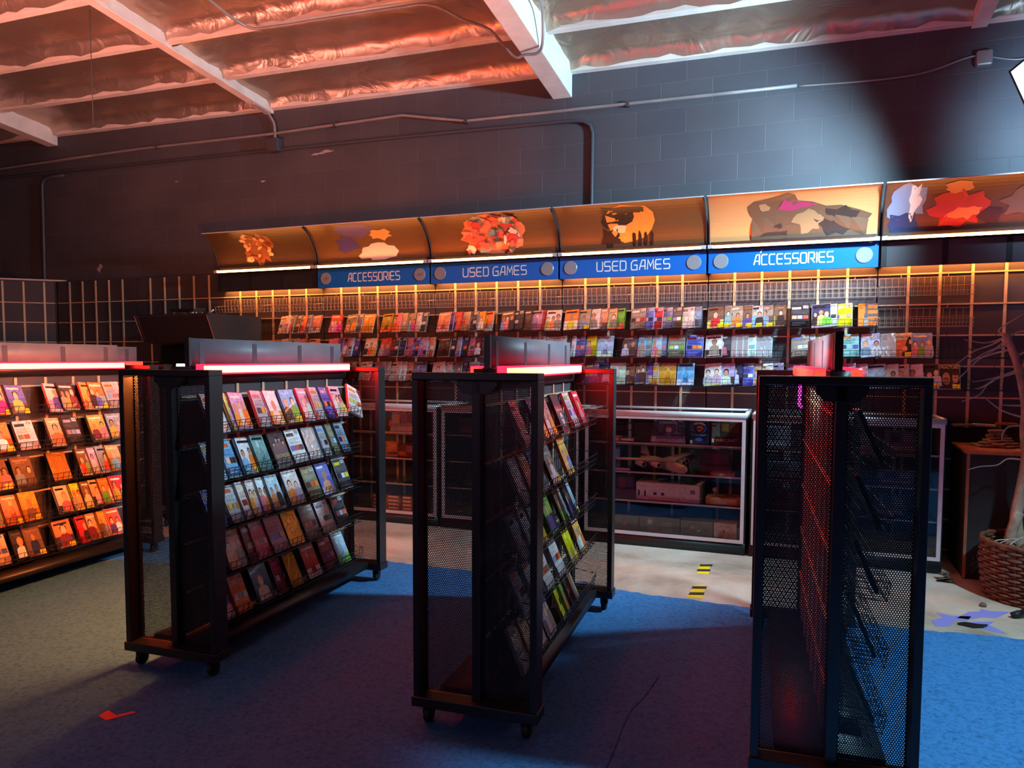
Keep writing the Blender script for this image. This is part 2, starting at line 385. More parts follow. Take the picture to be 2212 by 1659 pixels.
# ------------------------------------------------------------------ grid panels on the wall
SP = .2032; J1 = 2.05; JD = .2235
def grid_panel(label, length, nvert, M, ztop=2.30, zbot=.004, group='grid panels along the back wall', first=SP):
    t = thing('grid_panel', label, 'display panel', M, group)
    MB().box((.004, 0, zbot), (length - .004, .03, ztop)).build('board', dark_panel, t)
    for k in range(nvert):
        x = first + SP * k
        MB().box((x - .0095, -.007, zbot), (x + .0095, 0, ztop - .012)).build('vertical_channel', beige, t)
    j = 0
    while J1 - JD * j > zbot:
        z = J1 - JD * j; MB().box((.004, -.0085, z - .005), (length - .004, 0, z + .005)).build('horizontal_channel', beige, t); j += 1
    return t
BW = 6 * SP
names = {-2: 'charcoal grid panel next to the corner of the back wall', -1: 'charcoal grid panel behind the black arcade cabinet', 0: 'charcoal grid panel under the fire figure poster', 1: 'grid panel under the first ACCESSORIES sign along',
         2: 'grid panel under the first USED GAMES sign along', 3: 'grid panel under the second USED GAMES sign along', 4: 'grid panel under the second ACCESSORIES sign along', 5: 'charcoal grid panel behind the dead tree in the basket'}
for b_ in range(-2, 6): grid_panel(names[b_], BW, 5, T(b_ * BW, .008, 0), ztop=2.30)
# diagonal panel at the corner: runs from (-2.46, 0) towards the viewer's side
ang = math.atan2(.675, .737)
dp = grid_panel('charcoal grid panel set diagonally across the far corner', 1.25, 6, T(-2.46 - .737 * 1.25, -.675 * 1.25, 0) @ Rz(ang), first=1.25 - .11 - 5 * SP + .0, ztop=2.30, group=None)
MB().box((-.05, -.03, 2.30), (1.45, .06, 2.318)).build('top_ledge', mat('pale_ledge', rgb(190, 165, 160), .6), dp)
MB().box((1.249, -.01, .004), (1.262, .02, 2.30)).build('end_post', black, dp)

# ------------------------------------------------------------------ headers: curved posters, tubes, signs
tube_m = mat('orange_led', rgb(255, 190, 110), .4, emit=(1.0, .30, .06, 1), strength=TUBE)
strip_m = mat('orange_led_strip', rgb(255, 190, 110), .4, emit=(1.0, .30, .06, 1), strength=STRIP)
def lerp(a, b_, t): return a + (b_ - a) * t
def poster_pt(x, v, off=0):      # concave sheet: v = 0 at the lamp, 1 at the overhanging top edge
    a = v * PI / 2.9
    y = -.085 - .235 * (1 - math.cos(a)) / (1 - math.cos(PI / 2.9)) * .92 - .0 * v
    z = 2.315 + .335 * math.sin(a) / math.sin(PI / 2.9)
    dy = -.23 * math.sin(a); dz = .36 * math.cos(a); nn = Vector((0, -dz, dy)).normalized()
    return Vector((x, y, z)) + nn * off
def poster(b_, label, base_cols, shapes, rough=.35):
    x0 = b_ * BW + .012; x1 = (b_ + 1) * BW - .012; nx, nv = 40, 14
    pm = MB()
    g = [[poster_pt(lerp(x0, x1, a / nx), c / nv) for c in range(nv + 1)] for a in range(nx + 1)]
    for a in range(nx):
        for c in range(nv): pm.add([g[a][c], g[a + 1][c], g[a + 1][c + 1], g[a][c + 1]], [(0, 1, 2, 3)], base_cols)
    back = [[poster_pt(lerp(x0, x1, a / nx), c / nv, -.006) for c in range(nv + 1)] for a in (0, nx)]
    pm.add(back[0] + back[1], [(c, c + 1, nv + 2 + c, nv + 1 + c) for c in range(nv)], (.03, .03, .035))
    for e, gg in ((0, g[0]), (1, g[nx])):
        pm.add(gg + back[e], [(c, c + 1, nv + 2 + c, nv + 1 + c) if e else (c + 1, c, nv + 1 + c, nv + 2 + c) for c in range(nv)], (.12, .1, .08))
    root = pm.build('header_poster', PRINT_MATT if rough > .5 else mat_poster, None, smooth=False, colors=True)
    tag(root, label, 'poster')
    MB().box((x0, poster_pt(0, 1).y - .012, poster_pt(0, 1).z), (x1, poster_pt(0, 1).y + .008, poster_pt(0, 1).z + .008)).build('top_edge', alu, root)
    for e in (x0, x1):
        MB().tube([poster_pt(e, c / 8, .004) for c in range(9)], .005, 6).build('end_rib', black, root, smooth=True)
    art = MB(); zlay = .0012
    for poly, col in shapes:
        zlay += .0004
        cx = sum(p[0] for p in poly) / len(poly); cy = sum(p[1] for p in poly) / len(poly); k = len(poly); vs = []; fs = []
        rings = 4
        vs.append(poster_pt(lerp(x0, x1, cx), min(1, max(0, cy)), zlay))
        for r_ in range(1, rings + 1):
            for p in poly: vs.append(poster_pt(lerp(x0, x1, lerp(cx, p[0], r_ / rings)), min(.985, max(.0, lerp(cy, p[1], r_ / rings))), zlay))
        for i in range(k): fs.append((0, 1 + i, 1 + (i + 1) % k))
        for r_ in range(rings - 1):
            for i in range(k): fs.append((1 + r_ * k + i, 1 + (r_ + 1) * k + i, 1 + (r_ + 1) * k + (i + 1) % k, 1 + r_ * k + (i + 1) % k))
        art.add(vs, fs, col)
    if shapes: art.build('artwork', mat_poster, root, colors=True)
    return root
m = mat('poster_print', rough=.36)
nn_, ll_, bb_ = nodes_of(m); a_ = nn_.new('ShaderNodeVertexColor'); a_.layer_name = 'print'; ll_.new(a_.outputs['Color'], bb_.inputs['Base Color']); mat_poster = m
def blob(cx, cy, rx, ry, jag=.15, n=22, rot=0, seed=0):
    q = random.Random(seed); out = []
    for i in range(n):
        a = 2 * PI * i / n; k = 1 + q.uniform(-jag, jag); x = rx * k * math.cos(a); y = ry * k * math.sin(a)
        out.append((cx + x * math.cos(rot) - y * math.sin(rot) * .3, cy + x * math.sin(rot) * 3 + y * math.cos(rot)))
    return out
L = lambda *c: lin(tuple(v / 255 for v in c))
def swirl(seed, cx, cy, w, h, cols, n, s0, s1):
    q = random.Random(seed); out = []
    for i in range(n):
        out.append((blob(cx + q.uniform(-w, w), cy + q.uniform(-h, h), q.uniform(s0, s1), q.uniform(s0, s1) * 2.2, .35, 12, q.uniform(-.5, .5), seed * 100 + i), L(*q.choice(cols))))
    return out
bronze = L(92, 66, 40)
poster(0, 'curved bronze poster with a pale flame shape, beside the arcade cabinet', L(74, 56, 40),
       [(blob(.46, .5, .15, .36, .3, 26, 0, 5), L(150, 92, 52))] + swirl(21, .46, .5, .13, .33, [(226, 176, 120), (170, 96, 56), (120, 66, 40), (236, 200, 150)], 34, .012, .034))
poster(1, 'curved bronze poster with a violet cloud and pale cream patch', L(98, 72, 42),
       [(blob(.40, .80, .17, .2, .18, 24, 0, 8), L(84, 72, 140)), (blob(.30, .45, .10, .2, .3, 20, 0, 9), L(70, 62, 124)), (blob(.57, .24, .17, .19, .2, 20, 0, 10), L(222, 200, 196)), (blob(.62, .64, .09, .13, .3, 18, 0, 14), L(206, 160, 96))])
poster(2, 'curved bronze poster with a busy pink and teal swirl', L(104, 72, 40),
       [(blob(.52, .5, .25, .45, .12, 28, 0, 12), L(214, 128, 92))] + swirl(33, .52, .5, .2, .4, [(236, 150, 120), (220, 96, 80), (120, 150, 150), (240, 214, 190), (70, 78, 74), (226, 120, 96), (200, 64, 60)], 60, .014, .05))
poster(3, 'curved bronze poster with a dark angular silhouette over a gold block', L(100, 66, 36),
       [(blob(.5, .55, .17, .4, .12, 14, 0, 17), L(214, 138, 52)), (blob(.40, .62, .12, .25, .4, 16, .1, 19), L(40, 26, 18)), (blob(.36, .25, .06, .2, .4, 14, 0, 27), L(46, 30, 20)), (blob(.50, .83, .13, .08, .2, 14, -.05, 29), L(56, 34, 20)), (blob(.43, .42, .05, .09, .3, 12, 0, 18), L(230, 190, 140))] +
       [(blob(.525 + .04 * k, .2, .012, .16, .2, 10, 0, 40 + k), L(44, 28, 18)) for k in range(4)])
poster(4, 'curved tan poster with a dark craggy hill and a magenta streak', L(186, 140, 92),
       [([(.26, .02), (.27, .45), (.25, .55), (.24, .7), (.28, .8), (.38, .86), (.48, .96), (.52, .9), (.5, .78), (.62, .72), (.70, .62), (.78, .62), (.88, .52), (.96, .42), (.94, .34), (.93, .02)], L(96, 72, 56)),
        ([(.42, .6), (.46, .82), (.54, .76), (.66, .66), (.58, .62), (.5, .56)], L(150, 48, 96)), (blob(.4, .16, .09, .18, .3, 16, 0, 51), L(58, 46, 42)), (blob(.78, .3, .13, .25, .3, 18, 0, 52), L(54, 44, 42)), (blob(.6, .35, .08, .18, .35, 16, 0, 53), L(140, 112, 82)), (blob(.34, .66, .03, .08, .3, 10, 0, 54), L(150, 122, 92))])
poster(5, 'curved dark red poster with a crimson mass and pale blue streaks', L(96, 58, 46),
       [(blob(.12, .6, .10, .36, .3, 20, 0, 61), L(120, 130, 160)), (blob(.16, .62, .03, .3, .4, 14, 0, 62), L(206, 196, 196)), (blob(.10, .2, .09, .2, .3, 14, 0, 63), L(44, 52, 92)), (blob(.40, .42, .15, .3, .25, 20, 0, 64), L(170, 50, 44)), (blob(.38, .82, .07, .13, .2, 18, 0, 65), L(196, 128, 84)), (blob(.44, .34, .09, .1, .4, 16, .15, 66), L(214, 120, 74)), (blob(.56, .25, .06, .14, .3, 14, 0, 67), L(70, 40, 44)), (blob(.74, .5, .12, .25, .4, 16, 0, 68), L(110, 78, 70))])

where = ['under the flame poster', 'under the violet cloud poster', 'under the pink swirl poster', 'under the dark silhouette poster', 'under the tan craggy hill poster', 'under the crimson poster']
for b_ in range(6):
    x0 = b_ * BW + .025; x1 = (b_ + 1) * BW - .025
    t = thing('tube_light', 'glowing orange tube light ' + where[b_], 'light', T(0, 0, 0), 'orange tube lights')
    MB().tube([(x0 + .02, -.135, 2.297), (x1 - .02, -.135, 2.297)], .0105, 12).build('tube', tube_m, t, smooth=True)
    for e in (x0, x1): MB().box((e - .018, -.15, 2.283), (e + .018, -.105, 2.312)).build('end_cap', alu, t)
    MB().box((x0, -.152, 2.2805), (x1, -.104, 2.284)).box((x0, -.116, 2.284), (x1, -.104, 2.336)).build('housing', black, t)
    t = thing('light_strip', 'small orange light strip behind the board ' + where[b_], 'light strip', T(0, 0, 0), 'orange light strips behind the sign boards')
    MB().box((x0, -.066, 2.146), (x1, -.046, 2.158)).build('diffuser', strip_m, t)
    MB().box((x0, -.066, 2.158), (x1, -.046, 2.175)).build('channel', black, t)
blue = mat('blue_sign_face', rgb(0, 102, 196), .4)
sign_white = mat('sign_lettering', rgb(226, 230, 236), .4)
disc_m = mat('sign_disc', rgb(150, 152, 158), .3, metal=.2)
disc_d = mat('sign_disc_ring', rgb(104, 106, 114), .35)
for b_, txt, lab in ((1, 'ACCESSORIES', 'blue ACCESSORIES sign board nearest the arcade cabinet'), (2, 'USED GAMES', 'blue USED GAMES sign board under the pink swirl poster'), (3, 'USED GAMES', 'blue USED GAMES sign board under the dark silhouette poster'), (4, 'ACCESSORIES', 'blue ACCESSORIES sign board under the tan craggy hill poster')):
    x0 = b_ * BW + .008; x1 = (b_ + 1) * BW - .008; za, zb = 2.098, 2.278; xm = (x0 + x1) / 2
    sg = MB().box((x0, -.10, za), (x1, -.082, zb)).build('sign_board', blue, bevel=.002); tag(sg, lab, 'sign')
    le = MB(); Wd = .56 if txt == 'ACCESSORIES' else .60
    glyph_text(le, txt, .075, Wd, T(xm - Wd / 2 + .02, -.1012, 2.15) @ Rx(PI / 2))
    if b_ == 4: le.prism([(0, 0), (.012, 0), (.02, .03), (.012, .026)], .0006, T(xm - Wd / 2 + .06, -.1012, 2.238) @ Rx(PI / 2))
    le.build('lettering', sign_white, sg)
    for ex in (x0 + .095, x1 - .095):
        e = MB(); Md = T(ex, -.1005, 2.188) @ Rx(PI / 2)
        e.lathe([(.058, 0), (.058, .003), (.052, .005), (.046, .003)], 28, Md)
        em = e.build('emblem', disc_d, sg)
        e2 = MB(); e2.lathe([(.044, .003), (.044, .0045), (.04, .005)], 28, Md); e2.lathe([(.0575, .003), (.0545, .0058)], 28, Md); e2.build('disc_face', disc_m, em)
        if b_ == 1:
            e3 = MB()
            for x_, y0_, y1_, sk in ((-.014, -.014, .008, 0), (-.006, -.014, .008, .004), (.004, -.016, .014, .006), (.016, -.012, .012, .0)):
                e3.prism([(x_, y0_), (x_ + .005, y0_), (x_ + .005 + sk, y1_), (x_ + sk, y1_)], .0006, Md @ T(0, 0, .0052))
            e3.build('mark', disc_d, em)
for b_, lab in ((0, 'blank black header board with three panels under the flame poster'), (5, 'blank dark header board under the crimson poster')):
    x0 = b_ * BW + .008; x1 = (b_ + 1) * BW - .008
    sg = MB().box((x0, -.092, 2.098), (x1, -.082, 2.278)).build('header_board', black_matt if b_ == 0 else dark_panel, bevel=.002); tag(sg, lab, 'board')
    for k in range(4):
        x = x0 + .02 + (x1 - x0 - .04) * k / 3
        MB().box((x - .018, -.0945, 2.10), (x + .018, -.092, 2.276)).build('slot_strip', black, sg)
for b_ in range(6):
    x0 = b_ * BW + .008; x1 = (b_ + 1) * BW - .008
    sg = MB(); sg.box((x0, -.075, 2.262), (x1, .006, 2.278)).box((x0, -.08, 2.10), (x0 + .012, .006, 2.278)).box((x1 - .012, -.08, 2.10), (x1, .006, 2.278))
    o = sg.build('header_bracket', black); tag(o, 'black header bracket behind the board ' + where[b_], 'bracket', 'brackets behind the header boards')
# kind, rack, position (m), print key, style, sticker, look
CASES = [
('w', 2, 1, 0.873, 0.168, 'pinkwhite', 1, 0, 'pale pink'),
('w', 2, 1, 0.936, 0.063, 'taupe', 0, 0, 'taupe'),
('w', 2, 1, 1.004, 0.068, 'brown', 1, 0, 'brown and red'),
('w', 2, 1, 1.081, 0.077, 'orange', 0, 0, 'orange red'),
('w', 2, 1, 1.131, 0.049, 'greyviolet', 1, 0, 'grey violet'),
('w', 2, 1, 1.242, 0.111, 'salmon', 2, 0, 'salmon'),
('w', 2, 2, 1.478, 0.178, 'coral', 0, 0, 'bright coral'),
('w', 2, 2, 1.647, 0.132, 'olivegrey', 0, 0, 'olive grey'),
('w', 2, 2, 1.71, 0.064, 'greyviolet', 1, 0, 'violet grey'),
('w', 2, 2, 1.833, 0.123, 'amber', 2, 0, 'amber'),
('w', 2, 3, 2.04, 0.125, 'olive', 2, 0, 'olive yellow'),
('w', 2, 3, 2.127, 0.087, 'pink', 0, 0, 'pink'),
('w', 2, 3, 2.194, 0.068, 'tan', 1, 0, 'tan'),
('w', 2, 3, 2.279, 0.085, 'greytan', 0, 0, 'grey tan'),
('w', 2, 3, 2.331, 0.052, 'pinkwhite', 1, 0, 'pinkish white'),
('w', 2, 3, 2.393, 0.062, 'darkgrey', 1, 0, 'dark grey'),
('w', 2, 4, 2.626, 0.125, 'salmon', 2, 0, 'salmon'),
('w', 2, 4, 2.669, 0.043, 'violet', 0, 0, 'dark violet'),
('w', 2, 4, 2.745, 0.076, 'coral', 0, 0, 'red orange'),
('w', 2, 4, 2.826, 0.08, 'tan', 1, 0, 'tan'),
('w', 2, 4, 2.9, 0.075, 'darkgrey', 1, 0, 'dark grey'),
('w', 2, 4, 2.974, 0.074, 'amber', 0, 0, 'yellow brown'),
('w', 2, 4, 3.048, 0.074, 'orange', 2, 0, 'orange'),
('w', 2, 5, 3.247, 0.149, 'brown', 0, 0, 'dark brown'),
('w', 2, 5, 3.336, 0.089, 'charcoal', 1, 0, 'charcoal'),
('w', 2, 5, 3.407, 0.071, 'brown', 2, 0, 'brown and orange'),
('w', 2, 5, 3.507, 0.101, 'pinkblue', 2, 0, 'pink and blue'),
('w', 2, 5, 3.529, 0.022, 'red', 2, 0, 'red edged'),
('w', 2, 5, 3.669, 0.14, 'pinkwhite', 0, 0, 'pale pink'),
('w', 2, 6, 3.828, 0.135, 'orange', 0, 0, 'orange face'),
('w', 2, 6, 3.932, 0.104, 'greytan', 0, 1, 'brown tan'),
('w', 2, 6, 4.018, 0.086, 'pinkwhite', 0, 0, 'pinkish'),
('w', 2, 6, 4.083, 0.065, 'salmon', 2, 0, 'salmon'),
('w', 2, 6, 4.16, 0.077, 'tan', 0, 0, 'tan'),
('w', 2, 6, 4.225, 0.064, 'green', 2, 0, 'green and white'),
('w', 2, 7, 4.398, 0.122, 'taupe', 1, 0, 'grey brown'),
('w', 2, 7, 4.464, 0.062, 'blueviolet', 1, 0, 'blue violet'),
('w', 2, 7, 4.534, 0.066, 'red', 1, 0, 'red'),
('w', 2, 7, 4.615, 0.077, 'greyviolet', 1, 0, 'violet'),
('w', 2, 7, 4.687, 0.068, 'brown', 1, 0, 'brown'),
('w', 2, 7, 4.785, 0.094, 'pinkwhite', 1, 0, 'pinkish grey'),
('w', 2, 7, 4.844, 0.056, 'bluegrey', 0, 0, 'blue grey'),
('w', 2, 8, 5.013, 0.128, 'brown', 0, 1, 'warm brown'),
('w', 2, 8, 5.064, 0.051, 'taupe', 0, 1, 'dull taupe'),
('w', 2, 8, 5.154, 0.086, 'greytan', 0, 1, 'grey tan'),
('w', 2, 8, 5.225, 0.071, 'brown', 0, 1, 'brown comic'),
('w', 2, 8, 5.302, 0.077, 'silvergrey', 0, 1, 'grey white'),
('w', 2, 8, 5.379, 0.077, 'taupe', 0, 1, 'brown portrait'),
('w', 2, 8, 5.472, 0.093, 'brown', 0, 0, 'plain brown'),
('w', 2, 9, 5.634, 0.138, 'charcoal', 1, 0, 'dark grey'),
('w', 2, 9, 5.781, 0.143, 'navy', 0, 0, 'navy'),
('w', 2, 9, 5.826, 0.046, 'whitegreen', 1, 0, 'white green'),
('w', 2, 9, 5.928, 0.102, 'yellow', 1, 0, 'bright yellow'),
('w', 2, 9, 6.099, 0.156, 'stripe', 4, 0, 'orange striped'),
('w', 3, 1, 0.874, 0.104, 'pinkwhite', 1, 0, 'pale pink'),
('w', 3, 1, 0.955, 0.08, 'tan', 1, 0, 'tan'),
('w', 3, 1, 1.057, 0.102, 'pink', 0, 0, 'pink'),
('w', 3, 1, 1.208, 0.129, 'salmon', 0, 0, 'salmon'),
('w', 3, 2, 1.434, 0.082, 'pink', 0, 0, 'pink'),
('w', 3, 2, 1.494, 0.06, 'violet', 0, 0, 'violet'),
('w', 3, 2, 1.553, 0.059, 'red', 0, 0, 'pink red'),
('w', 3, 2, 1.601, 0.048, 'paleblue', 1, 0, 'pale blue'),
('w', 3, 2, 1.671, 0.069, 'violet', 1, 0, 'deep violet'),
('w', 3, 2, 1.86, 0.168, 'cream', 0, 0, 'cream'),
('w', 3, 3, 2.02, 0.129, 'coral', 0, 0, 'salmon red'),
('w', 3, 3, 2.107, 0.087, 'darkgrey', 1, 0, 'dark grey'),
('w', 3, 3, 2.178, 0.071, 'navy', 1, 0, 'navy'),
('w', 3, 3, 2.248, 0.07, 'pink', 1, 0, 'rose'),
('w', 3, 3, 2.323, 0.075, 'violet', 1, 0, 'dark violet'),
('w', 3, 3, 2.402, 0.079, 'lilac', 0, 0, 'lilac'),
('w', 3, 3, 2.471, 0.069, 'salmon', 1, 0, 'salmon'),
('w', 3, 4, 2.635, 0.106, 'brown', 2, 0, 'brown'),
('w', 3, 4, 2.688, 0.053, 'charcoal', 1, 0, 'charcoal'),
('w', 3, 4, 2.74, 0.052, 'lilac', 1, 0, 'violet pink'),
('w', 3, 4, 2.807, 0.066, 'navy', 1, 0, 'navy'),
('w', 3, 4, 2.877, 0.07, 'pink', 1, 0, 'pink red'),
('w', 3, 4, 2.933, 0.056, 'maroon', 0, 0, 'maroon'),
('w', 3, 4, 2.984, 0.051, 'brown', 2, 0, 'red brown'),
('w', 3, 5, 3.395, 0.133, 'coral', 1, 0, 'reddish'),
('w', 3, 5, 3.456, 0.062, 'brown', 1, 0, 'brown'),
('w', 3, 5, 3.526, 0.061, 'cream', 1, 0, 'cream'),
('w', 3, 5, 3.664, 0.138, 'silvergrey', 1, 0, 'grey tagged'),
('w', 3, 6, 3.72, 0.038, 'white', 1, 0, 'white'),
('w', 3, 6, 3.766, 0.047, 'charcoal', 0, 0, 'dark'),
('w', 3, 6, 3.8, 0.034, 'white', 1, 0, 'white backed'),
('w', 3, 6, 3.892, 0.088, 'blueviolet', 1, 0, 'blue violet'),
('w', 3, 6, 3.988, 0.087, 'yellow', 0, 0, 'yellow'),
('w', 3, 6, 4.127, 0.135, 'lavender', 2, 0, 'lavender mountain'),
('w', 3, 7, 4.33, 0.052, 'darkgrey', 0, 0, 'dark grey'),
('w', 3, 7, 4.397, 0.063, 'skyblue', 0, 0, 'light blue'),
('w', 3, 7, 4.448, 0.047, 'teal', 1, 0, 'grey teal'),
('w', 3, 7, 4.526, 0.07, 'paleblue', 0, 0, 'white blue'),
('w', 3, 7, 4.568, 0.039, 'bluegrey', 1, 0, 'blue grey'),
('w', 3, 7, 4.713, 0.141, 'olivegrey', 1, 0, 'olive grey'),
('w', 3, 7, 4.856, 0.142, 'blueviolet', 1, 0, 'violet blue'),
('w', 3, 8, 5.003, 0.084, 'white', 0, 0, 'white and pink'),
('w', 3, 8, 5.069, 0.065, 'darkgrey', 0, 0, 'dark grey'),
('w', 3, 8, 5.112, 0.04, 'foil', 3, 0, 'shiny silver'),
('w', 3, 8, 5.159, 0.047, 'foil', 3, 0, 'glossy pale'),
('w', 3, 8, 5.198, 0.039, 'foil', 3, 0, 'glossy white'),
('w', 3, 8, 5.255, 0.057, 'whitegreen', 1, 0, 'pale green'),
('w', 3, 8, 5.373, 0.125, 'foil', 3, 0, 'glossy lavender'),
('w', 3, 9, 5.64, 0.126, 'taupe', 1, 0, 'grey brown'),
('w', 3, 9, 5.687, 0.047, 'silvergrey', 1, 0, 'grey white'),
('w', 3, 9, 5.745, 0.058, 'green', 1, 0, 'green topped'),
('w', 3, 9, 5.783, 0.038, 'paleblue', 1, 0, 'pale blue'),
('w', 3, 9, 5.844, 0.061, 'paleblue', 1, 0, 'pale grey'),
('w', 3, 10, 5.984, 0.101, 'teal', 1, 0, 'teal and white'),
('w', 3, 10, 6.124, 0.141, 'lavender', 0, 0, 'lavender'),
('w', 3, 10, 6.222, 0.098, 'foil', 3, 1, 'crumpled silver'),
('w', 3, 10, 6.327, 0.104, 'americ', 5, 1, 'orange and cream'),
('w', 3, 10, 6.457, 0.131, 'bluefig', 0, 0, 'sky blue'),
('w', 4, 2, 1.625, 0.091, 'brown', 1, 0, 'brown'),
('w', 4, 2, 1.795, 0.17, 'white', 1, 0, 'white dark'),
('w', 4, 2, 1.951, 0.114, 'greyviolet', 1, 0, 'violet grey'),
('w', 4, 3, 2.013, 0.052, 'silvergrey', 1, 0, 'grey white'),
('w', 4, 3, 2.121, 0.107, 'pinkwhite', 1, 0, 'pink white'),
('w', 4, 3, 2.171, 0.051, 'white', 1, 0, 'white'),
('w', 4, 3, 2.247, 0.075, 'salmon', 1, 0, 'salmon'),
('w', 4, 3, 2.386, 0.139, 'greyviolet', 2, 0, 'plain violet grey'),
('w', 4, 4, 2.567, 0.117, 'pinkwhite', 0, 0, 'pink face'),
('w', 4, 4, 2.649, 0.082, 'pinkwhite', 1, 0, 'pinkish grey'),
('w', 4, 4, 2.74, 0.091, 'taupe', 0, 0, 'brown pink'),
('w', 4, 4, 2.797, 0.057, 'navy', 1, 0, 'navy'),
('w', 4, 4, 2.853, 0.057, 'maroon', 1, 0, 'dark pink'),
('w', 4, 4, 2.914, 0.061, 'pink', 1, 0, 'pink'),
('w', 4, 6, 3.878, 0.118, 'red', 1, 0, 'red tagged'),
('w', 4, 6, 4.011, 0.125, 'violet', 1, 0, 'violet'),
('w', 4, 6, 4.093, 0.078, 'navy', 0, 0, 'navy'),
('w', 4, 6, 4.234, 0.134, 'whitegreen', 2, 0, 'white and green'),
('w', 4, 7, 4.314, 0.068, 'brown', 0, 0, 'dark brown'),
('w', 4, 7, 4.405, 0.091, 'olivegrey', 0, 0, 'green grey'),
('w', 4, 7, 4.459, 0.055, 'violet', 0, 0, 'violet red'),
('w', 4, 7, 4.506, 0.047, 'amber', 1, 0, 'white orange'),
('w', 4, 7, 4.645, 0.139, 'amber', 2, 0, 'orange tan'),
('w', 4, 7, 4.789, 0.14, 'skyblue', 2, 0, 'sky blue'),
('w', 4, 8, 5.0, 0.148, 'white', 0, 0, 'white'),
('w', 4, 8, 5.102, 0.073, 'lilac', 0, 0, 'lilac grey'),
('w', 4, 8, 5.163, 0.061, 'navy', 0, 0, 'navy'),
('w', 4, 8, 5.246, 0.082, 'blueviolet', 1, 0, 'violet blue'),
('w', 4, 8, 5.302, 0.057, 'tan', 1, 0, 'tan'),
('w', 4, 8, 5.386, 0.084, 'cream', 1, 0, 'cream and blue'),
('w', 4, 8, 5.459, 0.073, 'greyviolet', 0, 0, 'dark violet'),
('w', 4, 9, 5.622, 0.155, 'violet', 1, 0, 'bright purple'),
('w', 4, 9, 5.964, 0.075, 'magenta', 1, 0, 'magenta'),
('w', 4, 9, 6.046, 0.082, 'pink', 1, 0, 'pink red'),
('w', 4, 10, 6.164, 0.066, 'paleblue', 2, 0, 'pale blue'),
('w', 4, 10, 6.251, 0.087, 'cream', 0, 0, 'cream'),
('w', 4, 10, 6.32, 0.068, 'beige', 0, 0, 'beige'),
('w', 4, 10, 6.405, 0.085, 'white', 0, 0, 'white portrait'),
('w', 4, 10, 6.507, 0.102, 'charcoal', 0, 1, 'dark painted'),
('w', 4, 10, 6.639, 0.128, 'fract', 6, 1, 'dark brown'),
('u', 1, 1, 0.259, 'yellowgreen', 0, 1, 'yellow green'),
('u', 1, 1, 0.293, 'lilac', 0, 0, 'lilac three faces'),
('u', 1, 1, 0.462, 'silvergrey', 1, 0, 'grey and red'),
('u', 1, 1, 0.567, 'white', 0, 0, 'white'),
('u', 1, 1, 0.702, 'skyblue', 0, 1, 'light blue'),
('u', 1, 1, 0.852, 'pinkblue', 0, 0, 'pink and blue'),
('u', 1, 1, 0.973, 'silvergrey', 1, 0, 'grey red'),
('u', 1, 1, 1.071, 'blueviolet', 1, 0, 'periwinkle blue'),
('u', 1, 1, 1.182, 'reddress', 0, 0, 'red dress'),
('u', 1, 2, 0.228, 'skyblue', 1, 0, 'light blue'),
('u', 1, 2, 0.338, 'white', 0, 1, 'white photo'),
('u', 1, 2, 0.456, 'teal', 2, 0, 'plain grey green'),
('u', 1, 2, 0.601, 'dead', 7, 0, 'thick black'),
('u', 1, 2, 0.757, 'white', 1, 0, 'white'),
('u', 1, 2, 0.9, 'foil', 3, 0, 'glinting silver'),
('u', 1, 2, 1.03, 'silvergrey', 1, 0, 'grey'),
('u', 1, 2, 1.132, 'olivegrey', 1, 0, 'green brown'),
('u', 1, 2, 1.223, 'bluegrey', 1, 0, 'blue grey'),
('u', 1, 3, 0.235, 'silvergrey', 1, 0, 'grey group'),
('u', 1, 3, 0.344, 'pinkwhite', 1, 0, 'narrow pink'),
('u', 1, 3, 0.407, 'pinkwhite', 0, 0, 'pale pink'),
('u', 1, 3, 0.487, 'white', 0, 0, 'white'),
('u', 1, 3, 0.56, 'paleblue', 0, 0, 'pale blue'),
('u', 1, 3, 0.72, 'pinkwhite', 0, 0, 'pink grey'),
('u', 1, 3, 0.887, 'olivegrey', 1, 0, 'olive grey'),
('u', 1, 3, 1.032, 'blueviolet', 0, 0, 'blue'),
('u', 1, 3, 1.218, 'darkgrey', 1, 0, 'grey and red'),
('u', 1, 4, 0.238, 'orange', 0, 0, 'fiery orange'),
('u', 1, 4, 0.369, 'maroon', 1, 0, 'dark red'),
('u', 1, 4, 0.432, 'pink', 1, 0, 'hot pink'),
('u', 1, 4, 0.565, 'rose', 1, 0, 'rose'),
('u', 1, 4, 0.702, 'foilgold', 3, 0, 'crumpled orange'),
('u', 1, 4, 0.862, 'taupe', 1, 0, 'red brown'),
('u', 1, 4, 1.02, 'pinkwhite', 1, 0, 'pink'),
('u', 1, 4, 1.182, 'charcoal', 1, 0, 'black and white'),
('u', 1, 5, 0.188, 'pinkwhite', 1, 0, 'pale pink'),
('u', 1, 5, 0.263, 'orange', 1, 0, 'orange pink'),
('u', 1, 5, 0.431, 'navy', 0, 0, 'navy blue'),
('u', 1, 5, 0.594, 'maroon', 1, 0, 'dark red'),
('u', 1, 5, 0.696, 'foilgold', 3, 0, 'gold foil'),
('u', 1, 5, 0.876, 'coral', 2, 0, 'orange violet'),
('u', 1, 5, 1.043, 'maroon', 1, 0, 'maroon'),
('u', 1, 5, 1.185, 'paleblue', 2, 0, 'pale blue'),
('u', 0, 1, 0.427, 'salmon', 0, 1, 'peach'),
('u', 0, 1, 0.539, 'blueviolet', 0, 1, 'blue'),
('u', 0, 1, 0.797, 'pinkwhite', 0, 0, 'peach white'),
('u', 0, 1, 0.89, 'charcoal', 0, 0, 'dark brown'),
('u', 0, 1, 1.051, 'amber', 0, 1, 'yellow orange'),
('u', 0, 1, 1.121, 'orange', 0, 1, 'orange'),
